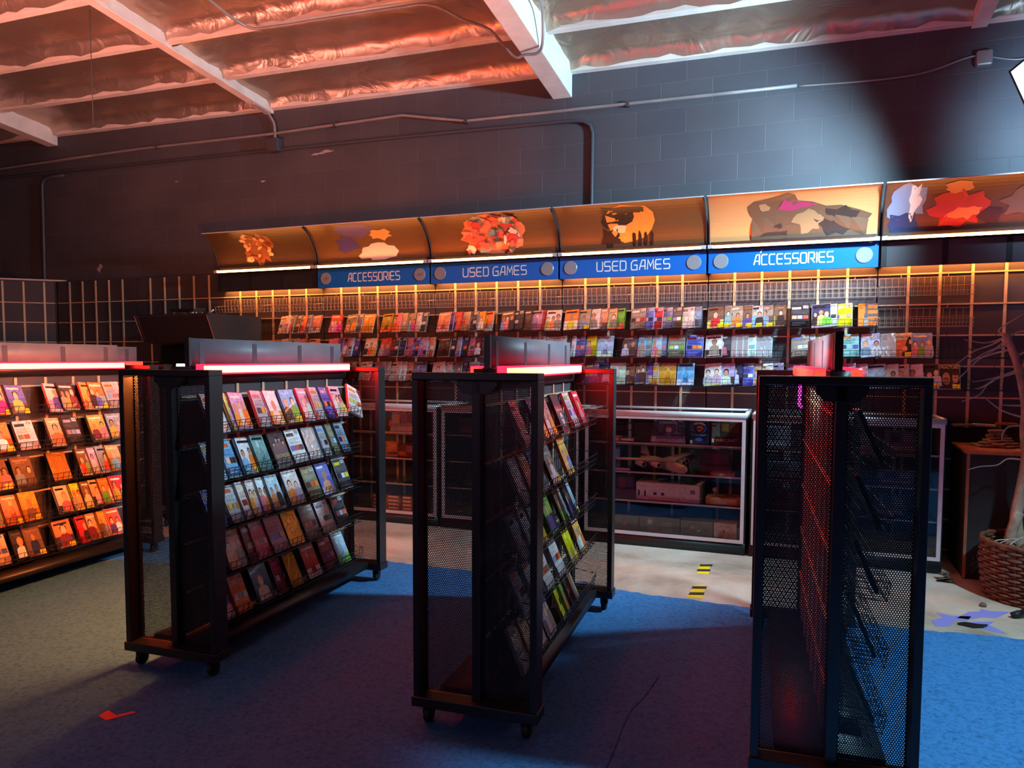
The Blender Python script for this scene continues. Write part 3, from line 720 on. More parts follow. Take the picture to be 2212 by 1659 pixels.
('u', 0, 1, 1.25, 'silvergrey', 1, 1, 'grey red'),
('u', 0, 2, 0.426, 'orange', 0, 1, 'orange'),
('u', 0, 2, 0.589, 'pinkwhite', 1, 0, 'peach topped'),
('u', 0, 2, 0.803, 'tan', 0, 0, 'tan'),
('u', 0, 2, 0.912, 'charcoal', 1, 0, 'dark'),
('u', 0, 2, 1.112, 'olive', 0, 0, 'gold silhouette'),
('u', 0, 2, 1.259, 'bluegrey', 0, 0, 'grey blue'),
('u', 0, 3, 0.4, 'brown', 0, 1, 'brown'),
('u', 0, 3, 0.558, 'brown', 0, 0, 'brown faces'),
('u', 0, 3, 0.803, 'foilgold', 3, 0, 'bright gold'),
('u', 0, 3, 1.001, 'brown', 0, 0, 'red brown'),
('u', 0, 3, 1.093, 'pinkblue', 0, 0, 'blue pink'),
('u', 0, 3, 1.165, 'bluegrey', 0, 0, 'blue grey'),
('u', 0, 3, 1.239, 'tan', 0, 0, 'tan'),
('u', 0, 4, 0.391, 'salmon', 0, 0, 'salmon'),
('u', 0, 4, 0.475, 'salmon', 2, 1, 'orange salmon'),
('u', 0, 4, 0.593, 'amber', 0, 1, 'orange blue'),
('u', 0, 4, 0.834, 'pinkwhite', 0, 0, 'pale face'),
('u', 0, 4, 0.951, 'yellow', 0, 0, 'yellow'),
('u', 0, 4, 1.025, 'brown', 0, 0, 'brown'),
('u', 0, 4, 1.095, 'tan', 0, 0, 'tan'),
('u', 0, 4, 1.173, 'orange', 0, 0, 'orange red'),
('u', 0, 4, 1.265, 'red', 0, 0, 'dark red'),
('u', 0, 5, 0.373, 'tan', 1, 0, 'tan'),
('u', 0, 5, 0.53, 'charcoal', 0, 0, 'dark'),
('u', 0, 5, 0.615, 'brown', 0, 1, 'brown figure'),
('u', 0, 5, 0.82, 'orange', 0, 1, 'orange man'),
('u', 0, 5, 0.984, 'red', 0, 0, 'red'),
('u', 0, 5, 1.064, 'tan', 0, 0, 'pale tan'),
('u', 0, 5, 1.15, 'amber', 0, 0, 'amber'),
('u', 0, 5, 1.222, 'coral', 0, 0, 'coral red'),
('u', 2, 1, 0.39, 'violet', 0, 1, 'violet'),
('u', 2, 1, 0.54, 'taupe', 0, 1, 'brown couple'),
('u', 2, 1, 0.762, 'skull', 8, 0, 'dark skull'),
('u', 2, 1, 0.993, 'silvergrey', 1, 0, 'grey'),
('u', 2, 1, 1.165, 'red', 0, 0, 'red and white'),
('u', 2, 2, 0.394, 'blueviolet', 0, 0, 'violet blue'),
('u', 2, 2, 0.603, 'brown', 0, 1, 'brown portrait'),
('u', 2, 2, 0.875, 'amber', 0, 1, 'amber brown'),
('u', 2, 3, 0.371, 'teal', 0, 1, 'teal'),
('u', 2, 3, 0.578, 'green', 0, 0, 'green'),
('u', 2, 3, 0.747, 'brown', 0, 0, 'brown'),
('u', 2, 3, 0.854, 'silvergrey', 1, 0, 'grey'),
('u', 2, 3, 0.927, 'charcoal', 0, 0, 'black'),
('u', 2, 3, 1.026, 'paleblue', 2, 1, 'pale blue'),
('u', 2, 4, 0.483, 'white', 1, 0, 'white page'),
('u', 2, 4, 0.705, 'white', 1, 0, 'white text'),
('u', 2, 4, 0.952, 'yellow', 2, 1, 'yellow'),
('u', 2, 4, 1.158, 'amber', 0, 0, 'orange comic'),
('u', 2, 5, 0.379, 'white', 2, 0, 'white'),
('u', 2, 5, 0.529, 'lilac', 0, 0, 'lilac'),
('u', 2, 5, 0.753, 'yellow', 1, 0, 'black and yellow'),
('u', 2, 5, 0.853, 'green', 0, 0, 'green'),
('u', 2, 5, 0.941, 'darkgrey', 1, 0, 'grey'),
('u', 2, 5, 1.033, 'tan', 0, 0, 'pinkish tan')]
# ------------------------------------------------------------------ rolling display stands
TH = .0549
bar_core = mat('bar_core', rgb(255, 220, 190), .4, emit=(1.0, .0076, .0027, 1), strength=RED)
bar_edge = mat('bar_edge', rgb(190, 20, 40), .35, emit=(1.0, .02, .06, 1), strength=2.6)
bar_dim = mat('bar_dim', rgb(230, 60, 40), .35, emit=(1.0, .075, .04, 1), strength=1.5)
bar_orange = mat('bar_orange', rgb(255, 190, 120), .4, emit=(1.0, .22, .04, 1), strength=ORANGE)
pink_led = mat('pink_led', rgb(255, 60, 190), .4, emit=(1.0, .03, .55, 1), strength=5)
def perforated(w, h, pitch=.0078, hole=.0024):
    """sheet metal with staggered round holes, as one connected mesh"""
    vs = []; fs = []; idx = {}
    dx = pitch; dy = pitch * math.sqrt(3) / 2; nx = int(w / dx) + 2; ny = int(h / dy) + 2; Rr = pitch / math.sqrt(3)
    cl = lambda x, a, b_: max(a, min(b_, x))
    def V_(x, y):
        key = (round(x, 5), round(y, 5)); i = idx.get(key)
        if i is None: i = len(vs); idx[key] = i; vs.append((cl(x, 0, w), 0, cl(y, 0, h)))
        return i
    cs = [(math.cos(PI / 6 + k * PI / 3), math.sin(PI / 6 + k * PI / 3)) for k in range(6)]
    for j in range(ny):
        for i in range(nx):
            cx = i * dx + (dx / 2 if j % 2 else 0); cy = j * dy
            o = [V_(cx + Rr * a, cy + Rr * b_) for a, b_ in cs]
            if cx - hole < .002 or cx + hole > w - .002 or cy - hole < .002 or cy + hole > h - .002:
                fs.append(o); continue
            k = len(vs); vs.extend((cx + hole * a * 1.08, 0, cy + hole * b_ * 1.08) for a, b_ in cs)
            for q in range(6): fs.append((o[q], o[(q + 1) % 6], k + (q + 1) % 6, k + q))
    me = bpy.data.meshes.new('perforated_sheet'); me.from_pydata(vs, [], fs); me.materials.append(black); me.update(); return me
PW = .206; PH = 1.215
SHEET = perforated(PW, PH)
HW = .247
me_post = MB().box((-.013, 0, .115), (.013, .085, 1.335)).mesh('post', black)
me_center = MB().box((-.017, .03, .115), (.017, .085, 1.335)).mesh('center_post', black)
me_rail = MB().box((-HW, -.002, 1.335), (HW, .087, 1.362)).mesh('top_rail', black)
me_gusset = MB().prism([(-.075, 1.335), (.075, 1.335), (.075, 1.31), (.05, 1.285), (-.05, 1.285), (-.075, 1.31)], .02, T(0, .05, 0) @ Rx(PI / 2)).mesh('gusset', black)
me_base = MB().box((-HW - .006, -.008, .075), (HW + .006, .093, .115)).mesh('base_plate', black)
cm = MB(); cm.lathe([(.0, -.014), (.026, -.014), (.031, -.009), (.031, .009), (.026, .014), (0, .014)], 20, T(0, 0, .031) @ Ry(PI / 2))
me_wheel = cm.mesh('wheel', rubber, smooth=False)
me_fork = MB().box((-.02, -.016, .035), (-.015, .016, .075)).box((.015, -.016, .035), (.02, .016, .075)).box((-.022, -.02, .066), (.022, .02, .076)).mesh('caster_fork', black)
me_strip = MB().box((-.0095, -.0065, .16), (.0095, 0, 1.29)).mesh('vertical_channel', beige)
def stand(label, M, right=None, left=None, strip=False, bar_right=True):
    t = thing('display_stand', label, 'display stand', M, 'rolling display stands')
    for side, yo in (('near', 0), ('far', 1.51)):
        fr = link('end_frame', me_base, t, .003, T(0, yo, 0))
        for x in (-HW + .013, HW - .013): link('post', me_post, fr, .002, T(x, 0, 0))
        link('center_post', me_center, fr, .002); link('gusset', me_gusset, fr); link('top_rail', me_rail, fr, .003)
        for x in (-HW + .024, .0175): link('perforated_panel', SHEET, fr, 0, T(x, .06, .118))
        for x in (-.2, .2):
            c = link('caster', me_fork, t, 0, T(x, yo + .042, 0)); link('wheel', me_wheel, c)
    MB().box((-.012, .085, .15), (.012, 1.51, 1.30)).build('back_panel', dark_panel, t)
    for s_ in (1, -1):
        if (right if s_ > 0 else left) is None: continue
        for k in range(6): link('vertical_channel', me_strip, t, 0, T(s_ * .0125, .18 + SP * k + .09, 0) @ Rz(PI / 2 if s_ > 0 else -PI / 2))
        for k in range(5):
            z = 1.237 - JD * k; MB().box((s_ * .0125 if s_ > 0 else -.0205, .09, z - .005), (.0205 if s_ > 0 else -.0125, 1.505, z + .005)).build('horizontal_channel', beige, t)
    MB().box((-.03, .085, 1.295), (.03, 1.51, 1.376)).build('header_rail', black, t, .003)
    MB().box((-.17, .085, .088), (.17, 1.51, .128)).build('bottom_tray', black, t, .003)
    hb = MB().box((-.011, .165, 1.378), (.011, 1.46, 1.505)).build('header_board', greyboard, t, .002)
    for s_ in (1, -1):
        for y in (.235, .62, 1.02, 1.36): MB().box((.011 if s_ > 0 else -.0125, y - .017, 1.378), (.0125 if s_ > 0 else -.011, y + .017, 1.488)).build('slot_strip', slotdark, hb)
    MB().box((-.0125, .150, 1.375), (.0125, .165, 1.507)).build('end_trim', black, hb)
    MB().box((-.022, .16, 1.362), (.022, 1.465, 1.38)).build('header_foot', black, t)
    for s_, kind in ((1, right), (-1, left)):
        if kind is None: continue
        xi, xo = s_ * .036, s_ * .074
        bm = MB().box((min(xi, xo), .165, 1.338), (max(xi, xo), 1.46, 1.386)).build('light_bar', bar_edge if kind != 'orange' else bar_orange, t, .004)
        if kind != 'dim':
            MB().box((min(xo, xo + s_ * .004), .172, 1.3455), (max(xo, xo + s_ * .004), 1.453, 1.3785)).build('diffuser', {'hot': bar_core, 'orange': bar_orange, 'dim': bar_dim}[kind], bm)
        else:
            MB().box((min(xo, xo + s_ * .003), .172, 1.344), (max(xo, xo + s_ * .003), 1.453, 1.380)).build('diffuser', bar_dim, bm)
            MB().box((min(xi, xo) + .003, .160, 1.342), (max(xi, xo) - .003, .166, 1.382)).build('lit_end', bar_dim, bm)
        MB().box((min(0, s_ * .04), .2, 1.366), (max(0, s_ * .04), .215, 1.376)).build('bracket_arm', black, t)
    if strip:
        sm = MB(); sm.tube([(-.095, .5, 1.335), (-.097, .5, 1.24), (-.085, .5, 1.236)], .006, 6); sm.build('hanging_light_strip', pink_led, t)
    return t
PLACE = {0: (1.095, -3.66), 1: (2.97, -3.655), 2: (4.46, -3.655), 3: (5.70, -3.64), 4: (.50, -2.96)}
def SM(k): return T(PLACE[k][0], PLACE[k][1], .008) @ Rz(TH)
stand('black rolling stand with orange lit cases, cut off by the photo edge', SM(0), right='hot')
stand('black rolling stand with pink lit cases, behind the red paper scrap', SM(1), right='hot', left='orange')
stand('black rolling stand with white lit mesh, standing alone in the middle', SM(2), right='hot', left='dim')
stand('black rolling stand with dark mesh, nearest the basket and tree', SM(3), right='dim', left='dim', strip=True)
stand('black rolling stand with only its grey header visible, in front of the arcade cabinet', SM(4), right='dim')

# ------------------------------------------------------------------ wire racks
def rack_parts(length, step=.0405):
    r = .0016; D = -.135
    back = MB(); base = MB(); lipm = MB()
    n = int(length / step); st = (length - .02) / n
    for z in (.135, .075, .004): back.tube([(.01, -.012, z), (length - .01, -.012, z)], r * 1.2, 4)
    for k in range(n + 1):
        x = .01 + st * k; back.tube([(x, -.012, .004), (x, -.012, .135)], r, 4, False)
        base.tube([(x, -.012, .004), (x, D, -.004)], r, 4, False)
        lipm.tube([(x, D, -.004), (x, D - .012, .055)], r, 4, False)
    for y, z in ((-.06, .001), (-.10, -.002)): base.tube([(.01, y, z), (length - .01, y, z)], r, 4)
    for z, y in ((-.004, D), (.026, D - .006), (.055, D - .012)): lipm.tube([(.004, y, z), (length - .004, y, z)], r * 1.3, 4)
    for x in (.01, length - .01): lipm.tube([(x, D - .012, .055), (x, -.012, .075)], r * 1.2, 4)
    hook = MB().tube([(0, -.012, .135), (0, -.010, .165), (0, -.004, .168)], r * 1.8, 4)
    return [('back_grid', back.mesh('back_grid', wire)), ('base_grid', base.mesh('base_grid', wire)), ('front_lip', lipm.mesh('front_lip', wire)), ('hanging_hook', hook.mesh('hanging_hook', wire))]
RK = {.6: rack_parts(.606), 1.24: rack_parts(1.28)}
LIT_RK = []
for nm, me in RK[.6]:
    m2 = me.copy(); m2.materials[0] = wire_lit; LIT_RK.append((nm, m2))
def rack(size, label, M, group, bare=False):  # bare: use the wire with the tube glow in its colour
    t = thing('wire_rack', label, 'wire rack', M, group)
    for nm, me in (LIT_RK if bare else RK[size]):
        for x in ((.25, .75) if nm == 'hanging_hook' else (0,)): link(nm, me, t, 0, T(x * (size + .006), 0, 0))
    return t
ORD = ['first', 'second', 'third', 'fourth', 'fifth', 'sixth', 'seventh', 'eighth', 'ninth', 'tenth', 'eleventh', 'twelfth']
LIP = {1: 1.888, 2: 1.665, 3: 1.44, 4: 1.215}
ROWN = {1: 'top', 2: 'second', 3: 'third', 4: 'bottom'}
for row in (1, 2, 3, 4):
    for m_ in range(0, 12):
        if m_ == 11 and row < 3: continue
        empty = row == 1 or (row == 2 and m_ in (0, 10)) or m_ in (0, 11)
        rack(.6, '%sblack wire rack, %s along the %s row of the wall grid' % ('empty ' if empty else '', ORD[m_], ROWN[row]),
             T(m_ * 3 * SP + .002, 0, LIP[row]), 'wire racks on the wall', bare=row == 1 or (row == 2 and m_ == 10))
ULIP = {1: 1.07, 2: .85, 3: .63, 4: .41, 5: .185}
UROW = {1: 'top', 2: 'second', 3: 'third', 4: 'fourth', 5: 'bottom'}
UNAME = {0: 'cut off orange lit stand', 1: 'pink lit stand', 2: 'middle stand', 3: 'stand nearest the basket'}
for k in (0, 1, 2, 3):
    for row in ULIP:
        rack(1.24, 'long black wire rack, %s of five on the %s' % (UROW[row], UNAME[k]), SM(k) @ T(.032, .15, ULIP[row]) @ Rz(PI / 2), 'wire racks on the rolling stands')

# ------------------------------------------------------------------ game and film cases
CW, CT, CH = .134, .0145, .190
def case_body(w, t):
    b_ = MB(); b_.box((-w / 2, 0, 0), (w / 2, t, CH)); return b_
BODY = {c: case_body(CW, CT).mesh('case', m_) for c, m_ in (('k', plastic_black), ('w', plastic_white))}
BODY['thick'] = case_body(CW, .05).mesh('case', plastic_black)
PALC = dict(pinkwhite=(226, 200, 198), taupe=(140, 122, 112), brown=(110, 82, 66), orange=(226, 128, 62), greyviolet=(124, 116, 150), salmon=(226, 152, 122), coral=(214, 84, 66),
 olivegrey=(128, 124, 104), amber=(224, 160, 66), olive=(176, 156, 70), pink=(220, 120, 140), tan=(196, 160, 122), greytan=(160, 146, 130), darkgrey=(76, 74, 84), violet=(94, 72, 150), charcoal=(48, 44, 50),
 pinkblue=(200, 150, 180), red=(190, 44, 52), green=(110, 176, 66), blueviolet=(96, 104, 190), bluegrey=(128, 146, 172), silvergrey=(176, 178, 186), navy=(44, 50, 88), whitegreen=(206, 222, 206), yellow=(222, 214, 40),
 stripe=(236, 126, 50), paleblue=(178, 204, 226), lilac=(178, 160, 204), cream=(228, 214, 194), maroon=(120, 40, 58), white=(228, 228, 232), lavender=(190, 196, 228), skyblue=(112, 176, 224), teal=(130, 176, 178),
 foil=(220, 226, 234), foilgold=(226, 150, 60), americ=(222, 104, 62), bluefig=(120, 150, 222), magenta=(206, 60, 150), fract=(60, 46, 44), yellowgreen=(186, 200, 110), reddress=(196, 170, 190), dead=(50, 50, 58),
 rose=(196, 108, 128), skull=(66, 62, 70), beige=(214, 196, 172))
def vary(c, k): return tuple(max(0, min(255, v + k)) for v in c)
SKIN = [(226, 178, 150), (206, 150, 120), (236, 196, 170), (180, 128, 100)]
PEOPLE = 0
def sleeve(key, style, rng, title=None, T_=CT):
    w, h = CW - .005, CH - .005; x0 = -w / 2; z0 = .0025
    mb = MB(); base = PALC[key]; ly = [.0004]
    def poly(pts, c):
        ly[0] += .00012
        mb.add([(x0 + x * w, -ly[0], z0 + y * h) for x, y in pts], [tuple(range(len(pts)))], L(*c))
    def rect(a, b_, c, d, col): poly([(a, b_), (c, b_), (c, d), (a, d)], col)
    def ell(cx, cy, rx, ry, col, n=12): poly([(cx + rx * math.cos(2 * PI * i / n), cy + ry * math.sin(2 * PI * i / n)) for i in range(n)], col)
    rect(0, 0, 1, 1, base)
    dk = vary(base, -rng.randint(30, 60)); lt = vary(base, rng.randint(30, 60)); ac = PALC[rng.choice(list(PALC))]
    if style == 0:                                   # front cover with people
        rect(0, 0, 1, rng.uniform(.2, .5), dk if rng.random() < .5 else ac)
        rect(0, .55, 1, 1, vary(base, 14))
        k = PEOPLE or rng.choice((1, 1, 2, 2, 3))
        for i in range(k):
            cx = (i + .5) / k + rng.uniform(-.06, .06); hy = rng.uniform(.52, .66); s = rng.uniform(.10, .15) * (1.2 if k == 1 else 1)
            coat = PALC[rng.choice(list(PALC))]
            poly([(cx - s * 2, .06), (cx + s * 2, .06), (cx + s * 1.7, hy - s * 1.2), (cx + s * .5, hy - s * .7), (cx - s * .5, hy - s * .7), (cx - s * 1.7, hy - s * 1.2)], coat)
            hair = rng.choice([(50, 36, 30), (120, 84, 50), (190, 150, 90), (40, 40, 46)])
            ell(cx, hy + s * .25, s * 1.05, s * .95, hair); ell(cx, hy, s * .82, s * .88, rng.choice(SKIN)); rect(cx - s * .4, hy - s * .85, cx + s * .4, hy - s * .6, SKIN[1])
        rect(.08, .84, rng.uniform(.6, .94), .91, rng.choice([(240, 236, 226), (40, 34, 40), lt]))
        rect(.2, .78, .7, .80, lt); rect(.1, .05, .9, .07, lt)
    elif style == 1:                                 # back cover: blurb, stills, bar code
        rect(0, .62, 1, 1, vary(base, 18)); rect(.66, .84, .95, .97, (236, 236, 240))
        for i in range(9): rect(.68 + .028 * i, .86, .68 + .028 * i + (.008 if i % 3 else .014), .95, (40, 38, 44))
        rect(.06, .8, .56, .9, ac)
        for i in range(5): rect(.08, .72 - .035 * i, rng.uniform(.55, .92), .735 - .035 * i, lt if sum(base) < 380 else dk)
        for i in range(3): rect(.06 + .31 * i, .36, .33 + .31 * i, .52, PALC[rng.choice(list(PALC))])
        rect(0, 0, 1, .26, dk)
        for i in range(4): rect(.08, .2 - .045 * i, rng.uniform(.5, .92), .212 - .045 * i, lt)
    elif style == 2:                                 # picture cover
        rect(0, .0, 1, .42, ac if rng.random() < .6 else dk)
        poly([(0, .3), (0, .46), (.18, .58), (.34, .46), (.52, .66), (.74, .44), (1, .56), (1, .3)], vary(base, -24))
        ell(rng.uniform(.3, .7), .72, .10, .08, lt); poly([(.3, .12), (.42, .4), (.5, .34), (.62, .44), (.72, .12)], vary(dk, -20))
        rect(.1, .86, .9, .93, rng.choice([(240, 236, 226), (40, 34, 40)])); rect(.3, .80, .7, .82, lt)
    elif style == 4:                                 # grey cover with bold orange bands
        rect(.3, 0, 1, 1, (96, 92, 100)); poly([(.0, .72), (.3, 1), (.36, 1), (.36, .56), (.0, .4)], base)
        for z in (.86, .62, .34, .12): rect(.5, z - .075, 1, z + .075, base)
        rect(.28, 0, .5, .36, (150, 140, 140))
    elif style == 5:
        rect(0, .72, 1, 1, (232, 206, 160)); rect(0, 0, .04, 1, (236, 216, 176))
        poly([(.5, .03), (.98, .03), (.98, .78), (.9, .86), (.8, .78), (.72, .62), (.66, .4), (.56, .24)], (52, 40, 44)); ell(.66, .34, .13, .12, (226, 150, 110)); ell(.93, .62, .07, .10, (226, 178, 150)); rect(.1, .55, .42, .58, (250, 190, 150))
    elif style == 6:
        ell(.34, .42, .19, .26, (186, 138, 106), 16); ell(.34, .3, .13, .14, (150, 104, 80)); poly([(.18, .42), (.3, .46), (.5, .42), (.5, .38), (.3, .41), (.18, .38)], (84, 60, 50))
        ell(.78, .46, .15, .22, (196, 152, 122), 16); ell(.78, .63, .15, .08, (70, 50, 42)); rect(.66, .44, .92, .47, (96, 70, 60)); rect(0, .93, 1, 1, (150, 100, 60)); rect(0, 0, .02, 1, (190, 120, 70))
    elif style == 7:
        rect(0, 0, 1, .36, (66, 66, 80))
        for cx, hy in ((.2, .7), (.42, .82), (.62, .82), (.82, .72)):
            poly([(cx - .14, .3), (cx + .14, .3), (cx + .12, hy - .12), (cx - .12, hy - .12)], (84, 84, 96)); ell(cx, hy - .05, .065, .065, (176, 164, 160)); ell(cx, hy + .0, .09, .025, (40, 40, 46)); rect(cx - .05, hy, cx + .05, hy + .05, (44, 44, 50))
        rect(0, 0, 1, .22, (96, 92, 104)); rect(.1, .06, .9, .1, (60, 58, 66))
    elif style == 8:
        rect(0, .48, 1, .7, (150, 62, 72)); ell(.55, .36, .2, .16, (214, 206, 206)); rect(.43, .14, .67, .28, (206, 198, 198)); ell(.47, .36, .055, .045, (56, 50, 58)); ell(.63, .36, .055, .045, (56, 50, 58)); poly([(.55, .3), (.52, .25), (.58, .25)], (56, 50, 58))
        for i in range(4): rect(.45 + .055 * i, .14, .455 + .055 * i, .2, (60, 54, 60))
        rect(0, 0, 1, .05, (200, 70, 70))
    if title:
        tx, size, zz, wd, c = title; ly[0] += .0002
        add_text(mb, tx, size, T(0, -ly[0], z0 + zz * h) @ Rx(PI / 2), L(*c), wd)
    # printed edges wrapping round the sides
    for sx in (-1, 1):
        x = sx * (CW / 2 + .0004); mb.add([(x, .002, .004), (x, T_ - .002, .004), (x, T_ - .002, CH - .004), (x, .002, CH - .004)], [(0, 1, 2, 3) if sx > 0 else (3, 2, 1, 0)], L(*dk))
    return mb
me_sticker = MB().box((0, -.0028, 0), (.045, -.0022, .03)).mesh('price_sticker', yellow_st)
def add_case(key, style, sticker, look, M, place, white, rng, group):
    thick = key == 'dead'
    b_ = link('game_case', BODY['thick' if thick else ('w' if white else 'k')], None, 0)
    b_.matrix_world = M; tag(b_, (look + ' case, ' + place), 'game case', group)
    if style == 3:
        fm = MB(); fm.box((-CW / 2 + .002, -.003, .003), (CW / 2 - .002, -.0006, CH - .003)); link('wrapped_cover', fm.mesh('wrapped_cover', foil_gold if key == 'foilgold' else foil_silver), b_)
    else:
        global PEOPLE
        PEOPLE = 3 if 'three' in look else 2 if ('couple' in look or 'faces' in look) else 1 if any(q_ in look for q_ in ('portrait', 'man', 'face', 'figure')) else 0
        title = {5: ('AMERICAN', .03, .79, .10, (70, 44, 40)), 6: ('FRACTURE', .028, .83, .112, (226, 200, 180)), 7: ('DEADWOOD', .03, .24, .118, (206, 186, 110)), 8: ('number two', .026, .55, .11, (236, 226, 220))}.get(style)
        link('printed_cover', sleeve(key, style, rng, title, .05 if thick else CT).mesh('printed_cover', PRINT, colors=True), b_)
        if thick: 
            sp = MB(); add_text(sp, 'DEADWOOD', .03, T(-CW / 2 - .0012, .032, .1) @ Rz(-PI / 2) @ Rx(PI / 2) @ Rz(-PI / 2), L(150, 140, 110), .12); sp.build('spine_title', PRINT, b_, colors=True)
    if sticker: link('price_sticker', me_sticker, b_, 0, T(CW / 2 - .05, 0, .006))
    return b_
BAYN = ['blank black header', 'first ACCESSORIES sign', 'first USED GAMES sign', 'second USED GAMES sign', 'second ACCESSORIES sign', 'crimson poster']
rng = random.Random(42); groups = {}
for c in CASES: groups.setdefault((c[0], c[1], c[2]), []).append(c)
for (kind, a_, b2), cs in groups.items():
    if kind == 'w':
        row, m_ = a_, b2
        yaw = -.17
        for i, c in enumerate(cs):
            _, _, _, xr, vis, key, style, st, look = c
            nxt = cs[i + 1] if i + 1 < len(cs) else None; prv = cs[i - 1] if i else None
            lap = (prv is not None and vis < .115 and key != 'x')
            full_next = nxt is not None and nxt[4] < .115
            yw = -.19 if (lap or full_next) else -.03
            xc = xr - CW / 2 * math.cos(yw)
            tilt = .40 + rng.uniform(-.02, .02)
            y_ = -.110 + (.0 if yw < -.1 else .0) + rng.uniform(-.003, .003)
            M = T(xc, y_, LIP[row] + .004) @ Rx(-tilt) @ Rz(yw) @ Ry(rng.uniform(-.012, .012))
            half = 'nearer' if m_ % 2 == 0 else 'further'
            place = '%s along, %s rack %s the %s' % (ORD[i], ROWN[row], 'starting under' if m_ % 2 == 0 else 'ending under', BAYN[m_ // 2])
            add_case(key, style, st, look, M, place, rng.random() < .45 or key in ('foil', 'paleblue', 'white'), rng, 'cases in the racks on the back wall')
    else:
        k, row = a_, b2
        for i, c in enumerate(cs):
            _, _, _, y_, key, style, st, look = c
            gap = (cs[i + 1][3] - y_) if i + 1 < len(cs) else .3; gp = (y_ - cs[i - 1][3]) if i else .3
            lap = gap < .125 or gp < .125
            yw = .17 if lap else .02
            roll = rng.uniform(-.015, .015)
            if key == 'reddress': yw = .12
            tilt = .40 + rng.uniform(-.015, .015)
            M = SM(k) @ T(.155 + rng.uniform(-.003, .003), y_ + CW / 2 * math.cos(yw), ULIP[row] + .004) @ Rz(PI / 2) @ Rx(-tilt) @ Rz(yw) @ Ry(roll)
            add_case(key, style, st, look, M, '%s along the %s rack of the %s' % (ORD[i], UROW[row], UNAME[k]), rng.random() < .2, rng, 'cases in the racks of the rolling stands')
# one case tipped sideways at the far end of the pink lit stand's top rack
M = SM(1) @ T(.16, 1.385, ULIP[1] + .004) @ Rz(PI / 2) @ Rx(-.38) @ Ry(.42)
add_case('white', 1, 0, 'white tipped', M, 'leaning out past the far end of the pink lit stand', True, rng, 'cases in the racks of the rolling stands')
for row, y_, key, look, st in ((1, .14, 'pinkwhite', 'pale red printed', 1), (2, .12, 'white', 'white edged', 1), (2, .26, 'orange', 'orange edged', 2), (3, .12, 'paleblue', 'pale blue', 1), (3, .25, 'white', 'white backed', 1), (4, .14, 'silvergrey', 'pale silver', 1), (4, .30, 'white', 'white blurb', 1), (5, .14, 'cream', 'cream', 1), (5, .26, 'amber', 'amber', 0)):
    add_case(key, st, 0, look, SM(2) @ T(.155, y_ + CW / 2, ULIP[row] + .004) @ Rz(PI / 2) @ Rx(-.40) @ Rz(.1), 'behind the mesh in the %s rack of the middle stand' % UROW[row], True, rng, 'cases in the racks of the rolling stands')
for row, y_, key, look in ((1, .12, 'white', 'white'), (2, .11, 'paleblue', 'pale'), (3, .11, 'blueviolet', 'blue')):
    add_case(key, 1, 0, look, SM(1) @ T(.155, y_ + CW / 2, ULIP[row] + .004) @ Rz(PI / 2) @ Rx(-.40) @ Rz(.1), 'behind the mesh in the %s rack of the pink lit stand' % UROW[row], True, rng, 'cases in the racks of the rolling stands')
for i, (row, y_) in enumerate(((1, .22), (2, .22), (2, .3), (3, .22), (4, .22), (4, .3), (5, .22))):
    M = SM(3) @ T(.155, y_ + CW / 2, ULIP[row] + .004) @ Rz(PI / 2) @ Rx(-.4)
    add_case('charcoal', 1, 0, 'dark', M, '%s along the %s rack of the stand nearest the basket' % (ORD[1 if y_ > .25 else 0], UROW[row]), False, rng, 'cases in the racks of the rolling stands')
# ------------------------------------------------------------------ glass display cabinets
cab_black = mat('cabinet_black', rgb(22, 21, 24), .5)
shelf_edge = glass_mat('shelf_glass', (.92, .95, .94, 1))
def cabinet(x0, x1, label):
    t = thing('display_cabinet', label, 'display cabinet', T(x0, 0, 0), 'glass display cabinets')
    w = x1 - x0; yf, yb = -.575, -.045; f = .024
    MB().box((0, yf + .004, 0), (w, yb, .085)).build('base', cab_black, t, .003)
    MB().box((.0, yf + .03, .085), (.014, yb, 1.005)).build('side_panel', cab_black, t)
    MB().box((w - .014, yf + .03, .085), (w, yb, 1.005)).build('side_panel', cab_black, t)
    fr = MB().box((.012, yf, .085), (w - .012, yf + .022, .085 + f)).build('front_frame', alu, t)
    MB().box((.012, yf, .975), (w - .012, yf + .022, 1.0)).build('top_bar', alu, fr)
    for x in (.012, w - .012 - f): MB().box((x, yf, .085 + f), (x + f, yf + .022, .975)).build('upright', alu, fr)
    MB().box((.012 + f, yf + .008, .085 + f), (w - .012 - f, yf + .012, .975)).build('front_glass', glass, t)
    tf = MB(); tf.box((.004, yf - .004, 1.0), (w - .004, yf + .02, 1.038)).box((.004, yb - .02, 1.0), (w - .004, yb, 1.038)).box((.004, yf + .02, 1.0), (.024, yb - .02, 1.038)).box((w - .024, yf + .02, 1.0), (w - .004, yb - .02, 1.038))
    tf.build('top_frame', alu, t, .002)
    MB().box((.024, yf + .02, 1.022), (w - .024, yb - .02, 1.03)).build('top_glass', glass, t)
    for z in (.775, .548, .325):
        MB().box((.016, yf + .09, z), (w - .016, yb - .02, z + .008)).build('shelf', shelf_edge, t)
        MB().box((.016, yf + .084, z - .002), (w - .016, yf + .09, z + .010)).build('shelf_edge', alu, t)
    for x in (.25, w / 2, w - .25):
        MB().box((x - .01, yb - .015, .085), (x + .01, yb, 1.0)).build('shelf_standard', alu, t)
    MB().box((.014, yb - .006, .085), (w - .014, yb, .30)).build('back_board', mat('navy_back', rgb(26, 40, 76), .5), t)
    return t
cabinet(1.53, 2.745, 'glass display cabinet with white labelled dark boxes, between the pink lit and middle stands')
cabinet(2.775, 3.985, 'glass display cabinet seen through the mesh of the middle stand')
cabinet(4.02, 5.236, 'glass display cabinet holding the grey model aeroplane')
